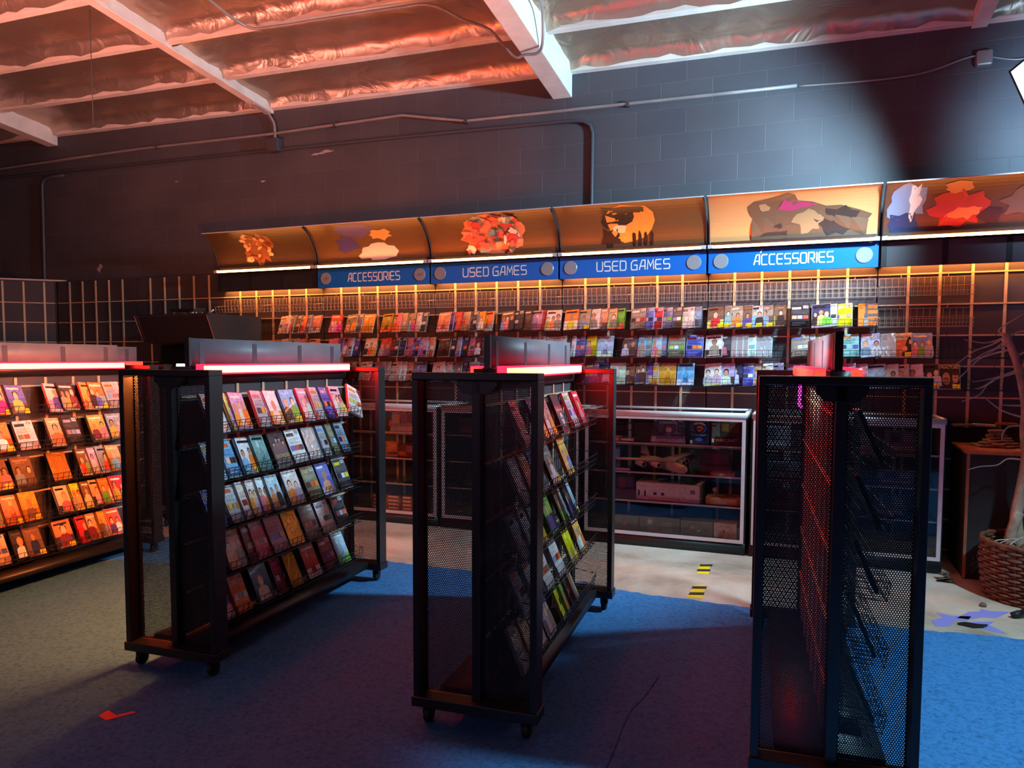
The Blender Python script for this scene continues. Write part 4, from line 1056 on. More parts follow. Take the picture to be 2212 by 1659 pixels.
cabinet(5.264, 6.49, 'glass display cabinet behind the stand nearest the basket')
gl = MB(); glyph_text(gl, 'SOT\\NEST', .055, .76, T(4.255, -.5655, .885) @ Rx(PI / 2), .16)
o = gl.build('glass_lettering', cab_black); tag(o, 'black lettering stuck on the glass in front of the aeroplane cabinet', 'lettering')

def box_item(name, label, cat, x, y, z, w, d, h, col, face=None, rz=0, taper=0, group=None, text=None):
    """a carton; face: [(x0,z0,x1,z1,colour)] printed on the front; taper narrows the top"""
    Mx = T(x, y, z) @ Rz(rz); b_ = MB(); k = taper
    vs = [(-w / 2, -d / 2, 0), (w / 2, -d / 2, 0), (w / 2, d / 2, 0), (-w / 2, d / 2, 0), (-w / 2 * (1 - k), -d / 2 * (1 - k), h), (w / 2 * (1 - k), -d / 2 * (1 - k), h), (w / 2 * (1 - k), d / 2 * (1 - k), h), (-w / 2 * (1 - k), d / 2 * (1 - k), h)]
    b_.add(vs, [(0, 3, 2, 1), (4, 5, 6, 7), (0, 1, 5, 4), (1, 2, 6, 5), (2, 3, 7, 6), (3, 0, 4, 7)], L(*col))
    o = b_.build(name, PRINT, colors=True, bevel=.0015); o.matrix_world = Mx; tag(o, label, cat, group)
    if face or text:
        fm = MB(); ly = .0006
        def P(u, v):
            kk = 1 - k * v; return Vector(((u - .5) * w * kk, -d / 2 * (1 - k * v) - ly, v * h))
        for poly, c in face or []:
            ly += .0004
            if len(poly) == 4 and not isinstance(poly[0], tuple): a, b2, c2, d2 = poly; poly = [(a, b2), (c2, b2), (c2, d2), (a, d2)]
            fm.add([P(u, v) for u, v in poly], [tuple(range(len(poly)))], L(*c))
        for tx, u, v, wd, sz, c in text or []:
            ly += .0005; p = P(u, v); add_text(fm, tx, sz, T(*p) @ Rx(PI / 2 - math.atan2(d / 2 * k, h)), L(*c), wd)
        fm.build('printed_front', PRINT, o, colors=True)
    return o
def ellp(cx, cy, rx, ry, n=14): return [(cx + rx * math.cos(2 * PI * i / n), cy + ry * math.sin(2 * PI * i / n)) for i in range(n)]
Z1, Z2, Z3, Z4 = .7835, .5565, .3335, .0855
# aeroplane cabinet, top shelf
box_item('white_label_box', 'flat dark box with a white label at the end of the aeroplane cabinet top shelf', 'box', 4.33, -.36, Z1, .11, .12, .026, (60, 58, 62), [((.05, .2, .95, .85), (220, 214, 206))])
box_item('orange_label_box', 'flat box with an orange end, beside the white labelled box on the top shelf', 'box', 4.23, -.36, Z1, .08, .12, .03, (180, 110, 60), [((.1, .15, .9, .7), (230, 150, 70))])
chest = [((0, 0, 1, .3), (150, 140, 190)), ((.04, .04, .14, .26), (220, 216, 226)), ((.18, .5, .42, .9), (92, 96, 120)), ((.4, .38, .64, .86), (120, 70, 110)), ((.66, .4, .9, .9), (110, 112, 150)), ((.44, .3, .58, .42), (90, 110, 190)), (ellp(.52, .6, .1, .12), (206, 180, 190)), ((.2, .88, .8, .98), (150, 150, 200))]
box_item('game_box', 'violet BATTLE CHEST box with sloping sides on the top shelf', 'box', 4.64, -.36, Z1, .27, .06, .165, (70, 66, 110), chest, taper=.16, text=[('BATTLE CHEST', .56, .05, .2, .026, (230, 226, 236)), ('STARCRAFT', .56, .18, .21, .026, (70, 70, 110))])
box_item('game_box', 'tall dark blue box with a helmet picture, next to the BATTLE CHEST box', 'box', 4.875, -.37, Z1, .135, .05, .168, (24, 30, 60), [(ellp(.5, .72, .42, .25), (60, 110, 190)), (ellp(.5, .7, .33, .2), (30, 44, 90)), (ellp(.55, .7, .18, .15), (196, 120, 84)), ([(.1, .84), (.3, .97), (.7, .97), (.9, .84), (.5, .9)], (206, 196, 160)), (ellp(.5, .2, .2, .08), (50, 110, 200)), ((.02, .02, .14, .16), (226, 226, 226))], text=[('STARCRAFT', .5, .36, .11, .022, (160, 196, 240))])
box_item('game_box', 'dark box with orange lettering on the top shelf, nearest the cabinet side', 'box', 5.07, -.36, Z1, .21, .06, .17, (58, 52, 46), [((.02, .3, .3, .95), (104, 102, 96)), ((.36, .6, .6, .95), (110, 86, 40)), ((.66, .55, .95, .95), (90, 50, 40)), ((.14, .04, .9, .36), (40, 30, 28)), ((.02, .1, .1, .26), (214, 210, 206))], text=[('WARCRAFT', .52, .13, .16, .036, (226, 96, 40))])
# model aeroplane (nose towards the viewer's right)
ap = thing('model_aeroplane', 'grey four engine model aeroplane on the middle shelf of the glass cabinet', 'model aeroplane', T(4.60, -.34, Z2 + .055) @ Rz(math.radians(-42)) @ Ry(math.radians(4)))
gp = mat('grey_model_paint', rgb(186, 170, 164), .5)
fu = MB(); prof = [(.0, -.30), (.010, -.28), (.026, -.2), (.038, -.1), (.041, 0), (.041, .16), (.038, .21), (.028, .25), (.014, .272), (.0, .28)]
fu.lathe(prof, 20, Ry(PI / 2)); fu.build('fuselage', gp, ap, smooth=True)
MB().prism([(.245, -.02), (.262, -.014), (.262, .014), (.245, .02)], .012, T(0, 0, .014)).build('cockpit_window', alu, ap)
for s_ in (1, -1):
    MB().prism([(.10, .02 * s_), (-.02, .02 * s_), (-.15, .36 * s_), (-.10, .36 * s_)][::s_], .008, T(0, 0, .034)).build('wing', gp, ap)
    for k, (x, y) in enumerate(((.05, .12), (-.02, .21))):
        e = MB(); e.lathe([(.012, -.05), (.020, -.03), (.022, .02), (.021, .05), (.016, .05), (.014, .0)], 16, T(x, y * s_, .012) @ Ry(PI / 2)); en = e.build('engine', gp, ap, smooth=True)
        MB().lathe([(.0, .046), (.0165, .046), (.0165, .047), (0, .047)], 16, T(x, y * s_, .012) @ Ry(PI / 2)).build('intake', cab_black, en)
    MB().prism([(-.27, .004 * s_), (-.22, .004 * s_), (-.27, .13 * s_), (-.30, .13 * s_)][::-s_], .005, T(0, 0, .125)).build('tailplane', gp, ap)
MB().prism([(-.29, .03), (-.18, .03), (-.24, .13), (-.30, .13)], .006, T(0, .003, 0) @ Rx(PI / 2)).build('tail_fin', gp, ap)
MB().tube([(0, 0, -.066), (0, 0, -.03)], .006, 8).build('stand_post', cab_black, ap)
chest2 = [((0, 0, 1, .28), (104, 84, 120)), ((.1, .4, .4, .85), (80, 66, 92)), ((.4, .36, .66, .86), (120, 60, 90)), ((.68, .4, .92, .85), (88, 70, 100))]
box_item('game_box', 'dim purple box with sloping sides behind the aeroplane nose', 'box', 4.99, -.26, Z2, .25, .06, .17, (58, 48, 72), chest2, taper=.15, text=[('BATTLE CHEST', .5, .04, .18, .022, (120, 100, 130))])
box_item('game_case_flat', 'flat orange topped box lying in front of the dim purple box', 'box', 5.06, -.41, Z2, .17, .11, .022, (190, 96, 48), [((.03, .1, .5, .9), (206, 176, 170))])
box_item('white_label_box', 'flat dark box with a white label at the end of the aeroplane shelf', 'box', 4.30, -.40, Z2, .15, .12, .026, (50, 54, 80), [((.1, .1, .92, .75), (220, 216, 220))])
box_item('game_box', 'narrow blue box standing at the end of the aeroplane shelf', 'box', 4.235, -.27, Z2, .05, .14, .17, (60, 90, 160), [((.1, .5, .9, .9), (120, 170, 210))])
box_item('game_box', 'dark purple box with sloping sides on the lowest shelf', 'box', 4.26, -.27, Z3, .25, .06, .17, (56, 46, 66), chest2, taper=.15, text=[('BATTLE CHEST', .5, .04, .18, .022, (110, 90, 116))])
wbx = box_item('console_box', 'long white console carton with dark and red picture on its top', 'box', 4.655, -.30, Z3, .49, .25, .135, (232, 222, 226), [((.03 + .1 * k, .2, .06 + .1 * k, .52), (60, 56, 64)) for k in range(2)] + [((.28 + .12 * k, .3, .33 + .12 * k, .46), (60, 56, 64)) for k in range(2)] + [((.86, .5, .93, .72), (130, 126, 132)), ((.05, .78, .16, .8), (110, 106, 112)), ((.05, .7, .14, .71), (150, 146, 152))], rz=math.radians(-3))
tp = MB()
for poly, c in (([(-.12, -.05), (.2, -.10), (.22, .10), (-.03, .12)], (62, 48, 56)), ([(-.24, -.06), (-.12, -.04), (-.1, .08), (-.22, .1)], (150, 96, 92)), ([(-.2, 0), (-.14, .02), (-.16, .07)], (60, 40, 46)), (ellp(.06, -.085, .014, .008), (214, 60, 60)), (ellp(.11, -.09, .014, .008), (214, 60, 60)), (ellp(.16, -.095, .014, .008), (214, 60, 60))):
    tp.add([(x, y, .1358 + .0004 * len(tp.v) / 4) for x, y in poly], [tuple(range(len(poly)))], L(*c))
tp.build('printed_top', PRINT, wbx, colors=True)
ws = MB(); pl = [(-.13, -.07), (-.10, -.095), (.10, -.095), (.13, -.07), (.13, .07), (.10, .09), (-.10, .09), (-.13, .07)]
ws.prism(pl, .055, T(0, 0, 0)); o = ws.build('joystick_base', mat('pale_wood', rgb(206, 150, 100), .45, noise=(8, .15)), bevel=.008); o.name = 'arcade_joystick'; o.matrix_world = T(5.065, -.35, Z3); tag(o, 'wooden joystick box with a ball top, beside the long white carton', 'joystick')
st = MB(); st.tube([(-.07, 0, .055), (-.07, 0, .085)], .005, 8); sk = st.build('stick', alu, o)
MB().lathe([(0, -.018), (.011, -.0145), (.0175, -.005), (.0175, .005), (.011, .0145), (0, .018)], 16, T(-.07, 0, .10)).build('ball_top', mat('pink_ball', rgb(226, 160, 160), .3), sk, smooth=True)
for k in range(4): MB().lathe([(0, 0), (.013, 0), (.012, .007), (0, .008)], 14, T(.02 + .03 * k, .01 * (k % 2), .055)).build('button', black, o)
MB().box((-.035, -.0965, .012), (.03, -.093, .028)).build('front_plate', alu, o)
tri = [(.36, .3), (.44, .62), (.52, .3)]
box_item('dark_carton', 'dark carton with a small orange triangle, bottom of the aeroplane cabinet', 'box', 4.33, -.36, Z4, .20, .14, .115, (66, 62, 64), [(tri, (206, 110, 84)), ([(.4, .3), (.44, .5), (.46, .3)], (60, 56, 58))])
box_item('dark_carton', 'dark carton with a white bar code and grey text, bottom of the aeroplane cabinet', 'box', 4.595, -.37, Z4, .31, .14, .12, (62, 60, 64), [((.2, .5, .32, .82), (206, 202, 206)), ((.2, .2, .5, .3), (120, 116, 120)), ((.55, .62, .8, .66), (140, 136, 140)), ((.54, .44, .82, .5), (140, 136, 140)), ((.54, .24, .82, .3), (140, 136, 140)), ((.54, .1, .8, .14), (120, 116, 120))])
box_item('dark_carton', 'dark carton with a white tick and orange triangle, bottom of the aeroplane cabinet', 'box', 4.875, -.37, Z4, .24, .14, .115, (72, 66, 66), [([(.3, .46), (.38, .7), (.46, .46)], (200, 110, 96)), ([(.5, .36), (.56, .28), (.68, .5), (.58, .38)], (230, 220, 222))])
box_item('pale_carton', 'pale pink carton with a dark triangle, bottom of the aeroplane cabinet', 'box', 5.085, -.37, Z4, .165, .14, .115, (206, 176, 182), [([(.38, .3), (.44, .62), (.5, .3), (.44, .4)], (90, 60, 74))])
# cabinet between the pink lit and middle stands
box_item('game_box', 'lilac box with sloping sides on the top shelf between two stands', 'box', 2.31, -.36, Z1, .25, .06, .165, (150, 128, 150), [((.1, .4, .36, .9), (176, 150, 140)), ((.38, .4, .66, .9), (120, 100, 130)), ((.68, .45, .92, .9), (110, 90, 110)), ((0, 0, 1, .24), (186, 160, 176))], taper=.16)
box_item('game_box', 'dark box with orange patches standing behind the lilac box', 'box', 2.15, -.25, Z1, .14, .06, .16, (70, 50, 44), [((.2, .2, .8, .5), (190, 110, 60))])
box_item('orange_carton', 'small orange box tilted on the middle shelf between two stands', 'box', 2.20, -.36, Z2, .12, .07, .13, (190, 108, 56), [((.1, .1, .9, .3), (90, 60, 44)), ((.2, .5, .8, .85), (214, 140, 80))], rz=.2)
box_item('board_game', 'dark red patterned box lying on the middle shelf between two stands', 'box', 2.36, -.33, Z2, .19, .14, .11, (112, 66, 66), [((.05, .1, .5, .4), (190, 96, 60)), ((.5, .4, .9, .9), (150, 96, 110))], rz=-.15)
box_item('magazine', 'thin dark magazine lying on the low shelf between two stands', 'magazine', 2.24, -.36, Z3, .24, .2, .012, (70, 60, 64), [((.6, .1, .7, .9), (150, 150, 190))])
q = random.Random(5)
for col, x in enumerate((2.09, 2.24, 2.40)):
    for lev in range(4):
        box_item('labelled_box', 'dark box with white label, %s of the %s stack in the cabinet bottom' % (['bottom', 'second', 'third', 'top'][lev], ORD[col]), 'box', x, -.38, Z4 + .033 * lev, .145, .12, .031, (96, 66, 56) if (col + lev) % 3 else (130, 80, 50), [((.16 if col != 2 else .08, .25, .86 if col != 2 else .6, .75), (226, 200, 190))], group='label boxes stacked in the cabinet')
# cabinet behind the stand nearest the basket
for i, (x, z, w, h, c) in enumerate(((5.42, Z1, .2, .15, (150, 150, 160)), (5.66, Z1, .16, .12, (90, 80, 110)), (5.95, Z1, .24, .13, (186, 96, 84)), (6.24, Z1, .2, .15, (120, 110, 120)), (5.5, Z2, .26, .12, (120, 126, 140)), (5.9, Z2, .2, .15, (84, 100, 80)), (6.22, Z2, .22, .1, (104, 100, 116)), (5.5, Z3, .22, .14, (80, 76, 90)), (5.86, Z3, .26, .1, (140, 136, 140)), (6.2, Z3, .18, .15, (96, 84, 80)))):
    cn = ['grey', 'dusky violet', 'red', 'mauve', 'blue grey', 'green', 'violet grey', 'slate', 'pale grey', 'brown'][i]
    box_item('game_box', '%s box on the %s shelf of the cabinet behind the stand nearest the basket' % (cn, ['top', 'middle', 'low'][[Z1, Z2, Z3].index(z)]), 'box', x, -.35, z, w, .08, h, c, [((.1, .1, .9, .3), vary(c, 50)), ((.15, .45, .5, .9), vary(c, -40)), ((.6, .5, .9, .9), vary(c, 30))], taper=.1 if i % 2 else 0)
for i, (x, z, w, h, c) in enumerate(((2.95, Z1, .2, .12, (110, 70, 60)), (3.3, Z1, .2, .15, (80, 76, 96)), (3.05, Z3, .3, .05, (70, 66, 70)))):
    box_item('game_box', '%s box in the cabinet seen through the middle stand' % ['brown', 'slate blue', 'low flat grey'][i], 'box', x, -.33, z, w, .08, h, c, [((.1, .1, .9, .4), vary(c, 40))])

# ------------------------------------------------------------------ arcade cabinet near the corner
ar = thing('arcade_cabinet', 'black arcade cabinet with a slanted top panel, against the grid wall', 'arcade cabinet', T(-.28, -.155, 0))
prof = [(0, 0), (-.62, 0), (-.66, .8), (-.74, .95), (-.74, 1.02), (-.50, 1.10), (-.42, 1.55), (-.62, 1.57), (-.72, 1.81), (-.66, 1.83), (0, 1.83)]
for x in (0, .85): MB().prism([(y, z) for y, z in prof], .022, T(x, 0, 0) @ Matrix(((0, 0, 1, 0), (1, 0, 0, 0), (0, 1, 0, 0), (0, 0, 0, 1)))).build('side_panel', black_matt, ar)
cop = mat('copper_trim', rgb(150, 84, 60), .4, metal=.4)
for x in (.002, .868):
    MB().tube([(x, -.625, 1.575), (x, -.722, 1.812)], .004, 6).build('edge_trim', cop, ar)
MB().prism([(-.60, 1.575), (-.708, 1.812), (-.69, 1.825), (-.58, 1.585)], .828, T(.022, 0, 0) @ Matrix(((0, 0, 1, 0), (1, 0, 0, 0), (0, 1, 0, 0), (0, 0, 0, 1)))).build('marquee', mat('dark_marquee', rgb(40, 40, 50), .35), ar)
MB().box((.022, -.70, 1.815), (.85, -.0, 1.83)).build('top_board', black_matt, ar)
MB().prism([(-.50, 1.10), (-.42, 1.55), (-.40, 1.55), (-.48, 1.10)], .828, T(.022, 0, 0) @ Matrix(((0, 0, 1, 0), (1, 0, 0, 0), (0, 1, 0, 0), (0, 0, 0, 1)))).build('screen', mat('dead_screen', rgb(8, 8, 10), .25), ar)
MB().box((.022, -.72, .96), (.85, -.48, 1.03)).build('control_panel', black_matt, ar)
MB().box((.022, -.61, .02), (.85, -.58, .96)).build('front_board', black_matt, ar)
dv = MB().box((-.14, -.08, 0), (.14, .08, .03)).build('set_top_box', black, bevel=.004); dv.matrix_world = T(.11, -.61, 1.865) @ Rx(.06) @ Rz(.05); tag(dv, 'flat black box lying on top of the arcade cabinet', 'box')
for x in (-.1, .1): MB().box((x - .012, -.07, -.034), (x + .012, .07, 0)).build('foot', alu, dv)
ad = MB().box((-.03, -.02, 0), (.03, .02, .022)).build('power_adapter', black, bevel=.004); ad.matrix_world = T(.33, -.71, 1.831); tag(ad, 'small black adapter with a white spot on the arcade cabinet top', 'adapter')
MB().lathe([(0, 0), (.011, 0), (.009, .006), (0, .007)], 12, T(0, -.02, .011) @ Rx(PI / 2)).build('white_button', sign_white, ad)
pg = MB().tube([(.0, 0, 0), (.05, .01, .035)], .008, 8).build('cable_plug', alu, smooth=True); pg.matrix_world = T(.41, -.66, 1.84); tag(pg, 'pale cable plug lying beside the small adapter', 'plug')

# ------------------------------------------------------------------ pedestal, tree in basket, floor bits
wd = mat('brown_veneer', rgb(140, 80, 54), .5, noise=(6, .2))
pd = thing('pedestal', 'black sided pedestal with a brown wooden top, beside the wicker basket', 'pedestal', T(6.60, -.63, 0))
MB().box((0.004, .004, 0), (1.2, .56, .82)).build('body', black_matt, pd)
MB().box((-.006, -.008, .82), (1.206, .57, .845)).build('top_board', wd, pd, .002)
MB().box((-.002, -.002, 0), (.016, .004, .82)).build('corner_strip', wd, pd)
stone_m = ramp_noise('slate_stone', [(.3, rgb(84, 66, 62)), (.6, rgb(136, 112, 104)), (.8, rgb(164, 140, 130))], 9, .8, (40, .5, .004))
q = random.Random(9); lev = .845; k = 0
for tier, (n_, w_) in enumerate(((5, .125), (4, .105), (3, .085), (3, .065), (2, .045), (1, .03), (1, .026))):
    hh = .016
    for i in range(n_):
        a = 2 * PI * i / n_ + q.uniform(-.3, .3); rr_ = w_ * (.55 if n_ > 1 else 0)
        pts = []
        for j in range(8):
            t_ = 2 * PI * j / 8; s_ = max(.035, w_ * .62) * q.uniform(.75, 1.15) * (1 if n_ > 1 else 1.2); pts.append((s_ * math.cos(t_) * 1.15, s_ * math.sin(t_) * .8))
        stn = MB().prism(pts, hh, T(0, 0, 0)).build('slate_stone', stone_m, bevel=.003); stn.matrix_world = T(6.815 + rr_ * math.cos(a), -.36 + rr_ * math.sin(a) * .7, lev + .0002) @ Rz(a)
        tag(stn, 'flat slate piece in the %s layer of the stone pile on the pedestal' % ['lowest', 'second', 'third', 'fourth', 'fifth', 'sixth', 'topmost'][tier], 'stone', 'flat slates piled on the pedestal')
    lev += hh + .0006
for i, (x0, x1, z, rz_) in enumerate(((6.60, 6.735, .955, .05), (6.73, 6.86, .965, -.04), (6.865, 6.99, .975, .0))):
    sl = MB().box((0, -.04, 0), (x1 - x0, .04, .014)).build('wooden_slat', [mat('grey_slat', rgb(126, 110, 104), .7), mat('white_slat', rgb(206, 186, 176), .7), wd][i]); sl.matrix_world = T(x0, -.09, z) @ Ry(-rz_)
    tag(sl, ['short grey slat on the wall ledge above the stone pile', 'short white slat on the wall ledge above the stone pile', 'short brown slat on the wall ledge above the stone pile'][i], 'slat')
lg = MB().box((6.58, -.10, .845), (7.6, -.04, .945)).build('ledge_block', black_matt); tag(lg, 'black ledge block at the back of the pedestal top', 'block')

bk = thing('wicker_basket', 'brown wicker basket holding the dead tree', 'basket', T(6.93, -.945, 0))
wk = mat('brown_wicker', rgb(112, 62, 44), .4, noise=(30, .25))
BR = lambda z: .262 + .03 * math.sin(PI * min(1, z / .3) * .6)
nst = 30
for part, (za, zb) in enumerate(((.012, .33),)):
    wv = MB(); rows = 17
    for j in range(rows):
        z = .012 + (.33 - .012) * j / (rows - 1); pts = []
        for i in range(nst * 4 + 1):
            a = 2 * PI * i / (nst * 4); r_ = BR(z) + .0085 * math.sin(a * nst / 2 + (PI if j % 2 else 0)); pts.append((r_ * math.cos(a), r_ * math.sin(a), z))
        wv.tube(pts, .0098, 5, False)
    wv.build('woven_side', wk, bk, smooth=True)
up_ = MB()
for i in range(nst):
    a = 2 * PI * (i + .5) / nst; up_.tube([(BR(z) * math.cos(a), BR(z) * math.sin(a), z) for z in (.0, .1, .2, .34)], .006, 5)
up_.build('upright_canes', wk, bk, smooth=True)
rm = MB(); rm.tube([(BR(.34) * 1.01 * math.cos(2 * PI * i / 60), BR(.34) * 1.01 * math.sin(2 * PI * i / 60), .345 + .004 * math.sin(i * 2)) for i in range(61)], .014, 7, False); rm.build('rim', wk, bk, smooth=True)
MB().lathe([(0, .26), (.255, .26), (.255, .265), (0, .27)], 28).build('filling', mat('dark_filling', rgb(40, 34, 32), .9), bk)
MB().lathe([(0, 0), (.25, 0), (.25, .012), (0, .012)], 28).build('base', wk, bk)
rk = MB(); rk.lathe([(.055, 0), (.10, .015), (.115, .045), (.095, .075), (.06, .085), (.045, .06)], 20, T(0, 0, 0))
o = rk.build('green_stone_ring', ramp_noise('mossy_stone', [(.3, rgb(86, 80, 66)), (.7, rgb(140, 130, 104))], 14, .8, (50, .4, .004)), smooth=True); o.matrix_world = T(6.93, -1.03, .27); tag(o, 'green grey stone ring lying in the top of the basket', 'stone')
bark = ramp_noise('pale_bark', [(.3, rgb(112, 80, 66)), (.6, rgb(160, 124, 106)), (.8, rgb(196, 166, 146))], 12, .8, (40, .6, .006))
twig_m = ramp_noise('grey_twig', [(.3, rgb(130, 118, 110)), (.7, rgb(180, 164, 152))], 20, .8)
tr = thing('dead_tree', 'bare dead tree with thin grey branches standing in the wicker basket', 'tree', T(0, 0, 0))
tk = MB(); tk.tube(smooth_path([(6.86, -.86, .27), (6.83, -.85, .45), (6.85, -.85, .63), (6.87, -.85, .83), (6.855, -.85, 1.0), (6.855, -.85, 1.14), (6.83, -.85, 1.28), (6.795, -.85, 1.42), (6.765, -.85, 1.50), (6.735, -.85, 1.585)]), [.036 - .0003 * i for i in range(55)], 10)
tk.tube(smooth_path([(6.79, -.9, .27), (6.80, -.89, .38), (6.84, -.86, .5)]), .03, 8); tk.tube(smooth_path([(6.97, -.84, .27), (6.95, -.84, .45), (6.90, -.84, .62), (6.875, -.845, .75)]), [.04 - .0006 * i for i in range(19)], 8)
tk.build('trunk', bark, tr, smooth=True)
BRN = [[(6.74, 1.57), (6.67, 1.52), (6.62, 1.5), (6.57, 1.48), (6.52, 1.44), (6.46, 1.39)], [(6.74, 1.57), (6.68, 1.54), (6.61, 1.53), (6.51, 1.55)], [(6.74, 1.55), (6.67, 1.48), (6.6, 1.44), (6.54, 1.42)], [(6.76, 1.49), (6.62, 1.44), (6.54, 1.36), (6.46, 1.28)], [(6.83, 1.38), (6.75, 1.34), (6.66, 1.31), (6.56, 1.29)], [(6.83, 1.36), (6.7, 1.31), (6.65, 1.27), (6.6, 1.21), (6.51, 1.17)], [(6.74, 1.58), (6.70, 1.61), (6.81, 1.70)], [(6.84, 1.08), (6.73, 1.12), (6.63, 1.2)], [(6.84, 1.15), (6.76, 1.15), (6.71, 1.16)],
 [(6.86, .82), (6.78, .82), (6.72, .78), (6.63, .77), (6.56, .75)], [(6.87, 1.03), (6.78, 1.02), (6.74, .98), (6.73, .94)], [(6.75, 1.56), (6.82, 1.6), (6.95, 1.58)], [(6.79, 1.45), (6.9, 1.5), (7.05, 1.56)], [(6.84, 1.25), (6.95, 1.3), (7.1, 1.33)], [(6.76, 1.52), (6.63, 1.47), (6.52, 1.38)], [(6.68, 1.30), (6.62, 1.255), (6.58, 1.25)], [(6.85, 1.1), (6.95, 1.16), (7.08, 1.15)], [(6.80, 1.42), (6.92, 1.42), (7.05, 1.46)]]
q = random.Random(4)
for b_ in BRN:
    p = smooth_path([(x, -.85 + (.05 - .11 * i / len(b_) if i else 0) * (1 if i else 0) + q.uniform(-.01, .01), z) for i, (x, z) in enumerate(b_)], 5)
    MB().tube(p, [.0062 - .0042 * i / len(p) for i in range(len(p))], 5).build('branch', twig_m, tr, smooth=True)
lf = MB().tube([(6.83, -.845, 1.38), (6.85, -.88, 1.40)], [.02, .03], 8)
lf.build('cut_stub', bark, tr, smooth=True)
for i, (x, y, a) in enumerate(((6.74, -.98, .4), (6.80, -1.06, -.2), (6.86, -1.1, .1))):
    tw = MB().tube(smooth_path([(-.12, 0, .0), (-.03, .02, .05), (.10, .0, .06)]), .004, 5).build('dry_twig', twig_m, smooth=True); tw.matrix_world = T(x, y, .29 + .03 * i) @ Rz(a); tag(tw, ['dry twig poking over the front rim of the basket', 'dry twig lying across the basket filling', 'dry twig beside the stone ring in the basket'][i], 'twig')

lil = mat('lilac_tape', rgb(134, 132, 206), .55)
for i, pts in enumerate(([(6.28, -1.60), (6.35, -1.52), (6.33, -1.44), (6.40, -1.47), (6.50, -1.44), (6.47, -1.52), (6.40, -1.55), (6.36, -1.66), (6.29, -1.69)], [(6.42, -1.50), (6.50, -1.36), (6.56, -1.33), (6.58, -1.27), (6.62, -1.30), (6.73, -1.27), (6.69, -1.32), (6.62, -1.42), (6.55, -1.44), (6.48, -1.50)], [(6.42, -1.60), (6.50, -1.53), (6.60, -1.49), (6.56, -1.56), (6.62, -1.68), (6.56, -1.67), (6.50, -1.62), (6.45, -1.65)])):
    o = MB().prism(pts, .0008, T(0, 0, .0005)).build('tape_scrap', lil); tag(o, ['torn lilac tape scrap on the concrete, closest to the mesh stand', 'long torn lilac tape scrap on the concrete, pointing at the basket', 'torn lilac tape scrap under the curled black shred'][i], 'tape')
o = MB().prism([(-.07, 0), (-.03, .03), (.03, .02), (.08, .03), (.05, -.01), (.0, -.03)], .012, T(6.47, -1.62, .002)).build('black_shred', black, bevel=.003); tag(o, 'curled black plastic shred lying on the lilac tape', 'scrap')
o = MB().lathe([(0, 0), (.018, .002), (.02, .012), (.012, .022), (0, .024)], 10, T(6.60, -1.22, 0)).build('pebble', stone_m, smooth=True); tag(o, 'small dark pebble on the concrete in front of the basket', 'pebble')
lm = mat('dry_leaf', rgb(76, 66, 56), .8)
q = random.Random(2)
for i in range(4):
    a = q.uniform(0, 6.28); g = MB(); pts = [(-.05, 0, 0), (-.02, .022, .012), (.03, .02, .018), (.06, 0, .006), (.03, -.02, .016), (-.02, -.02, .01)]
    g.add(pts + [(x, y, z + .001) for x, y, z in pts], [tuple(range(6))[::-1], tuple(range(6, 12))]); o = g.build('dry_leaf', lm); o.matrix_world = T(6.46 + .035 * (i % 2) + q.uniform(-.02, .02), -.76 + .05 * (i // 2), .001 + .012 * i) @ Rz(a); tag(o, 'curled dry leaf in the small heap beside the cabinet base', 'leaf', 'dry leaves beside the cabinet base')
hy = mat('hazard_yellow', rgb(240, 200, 20), .5); hb_ = mat('hazard_black', rgb(50, 44, 48), .5)
for i, (x, y0, y1, sk) in enumerate(((5.0, -1.16, -.9, .012), (5.03, -1.69, -1.40, -.01))):
    w_ = .042; o = MB().prism([(x - w_ + sk, y0), (x + w_ + sk * .5, y0 + .01), (x + w_ - .01, y1 - .02), (x, y1), (x - w_, y1 - .03)], .0008, T(0, 0, .0005)).build('hazard_tape', hy); tag(o, ['worn yellow and black tape strip, furthest from the carpet', 'worn yellow and black tape strip running under the carpet edge'][i], 'tape')
    for k in range(2):
        ya = y0 + .05 + .13 * k; MB().prism([(x - w_ + sk * .6, ya), (x + w_ + sk * .4, ya + .03), (x + w_ + sk * .4, ya + .085), (x - w_ + sk * .5, ya + .055)], .0004, T(0, 0, .0014)).build('black_stripe', hb_, o)
o = MB().prism([(-.055, .02), (-.05, -.03), (.012, -.045), (.065, .045), (.05, .05), (.012, .0)], .002, T(3.075, -4.04, .0085)).build('paper_scrap', mat('red_paper', rgb(226, 84, 66), .6)); tag(o, 'bent red paper scrap lying on the dark carpet', 'paper')
tp_ = thing('tripod_leg', 'black tripod leg resting on the concrete in front of the basket', 'tripod', T(0, 0, 0))
MB().tube([(6.72, -1.38, .012), (6.86, -1.36, .10), (7.05, -1.33, .24)], .016, 8).build('tube', black, tp_, smooth=True)
MB().tube([(6.705, -1.383, .012), (6.745, -1.377, .03)], .019, 8).build('rubber_tip', rubber, tp_, smooth=True)

# ------------------------------------------------------------------ floodlight, upper right
nv = Vector((-.775, -.61, -.155)).normalized(); uu = Vector((nv.y, -nv.x, 0)).normalized(); vv = nv.cross(uu)
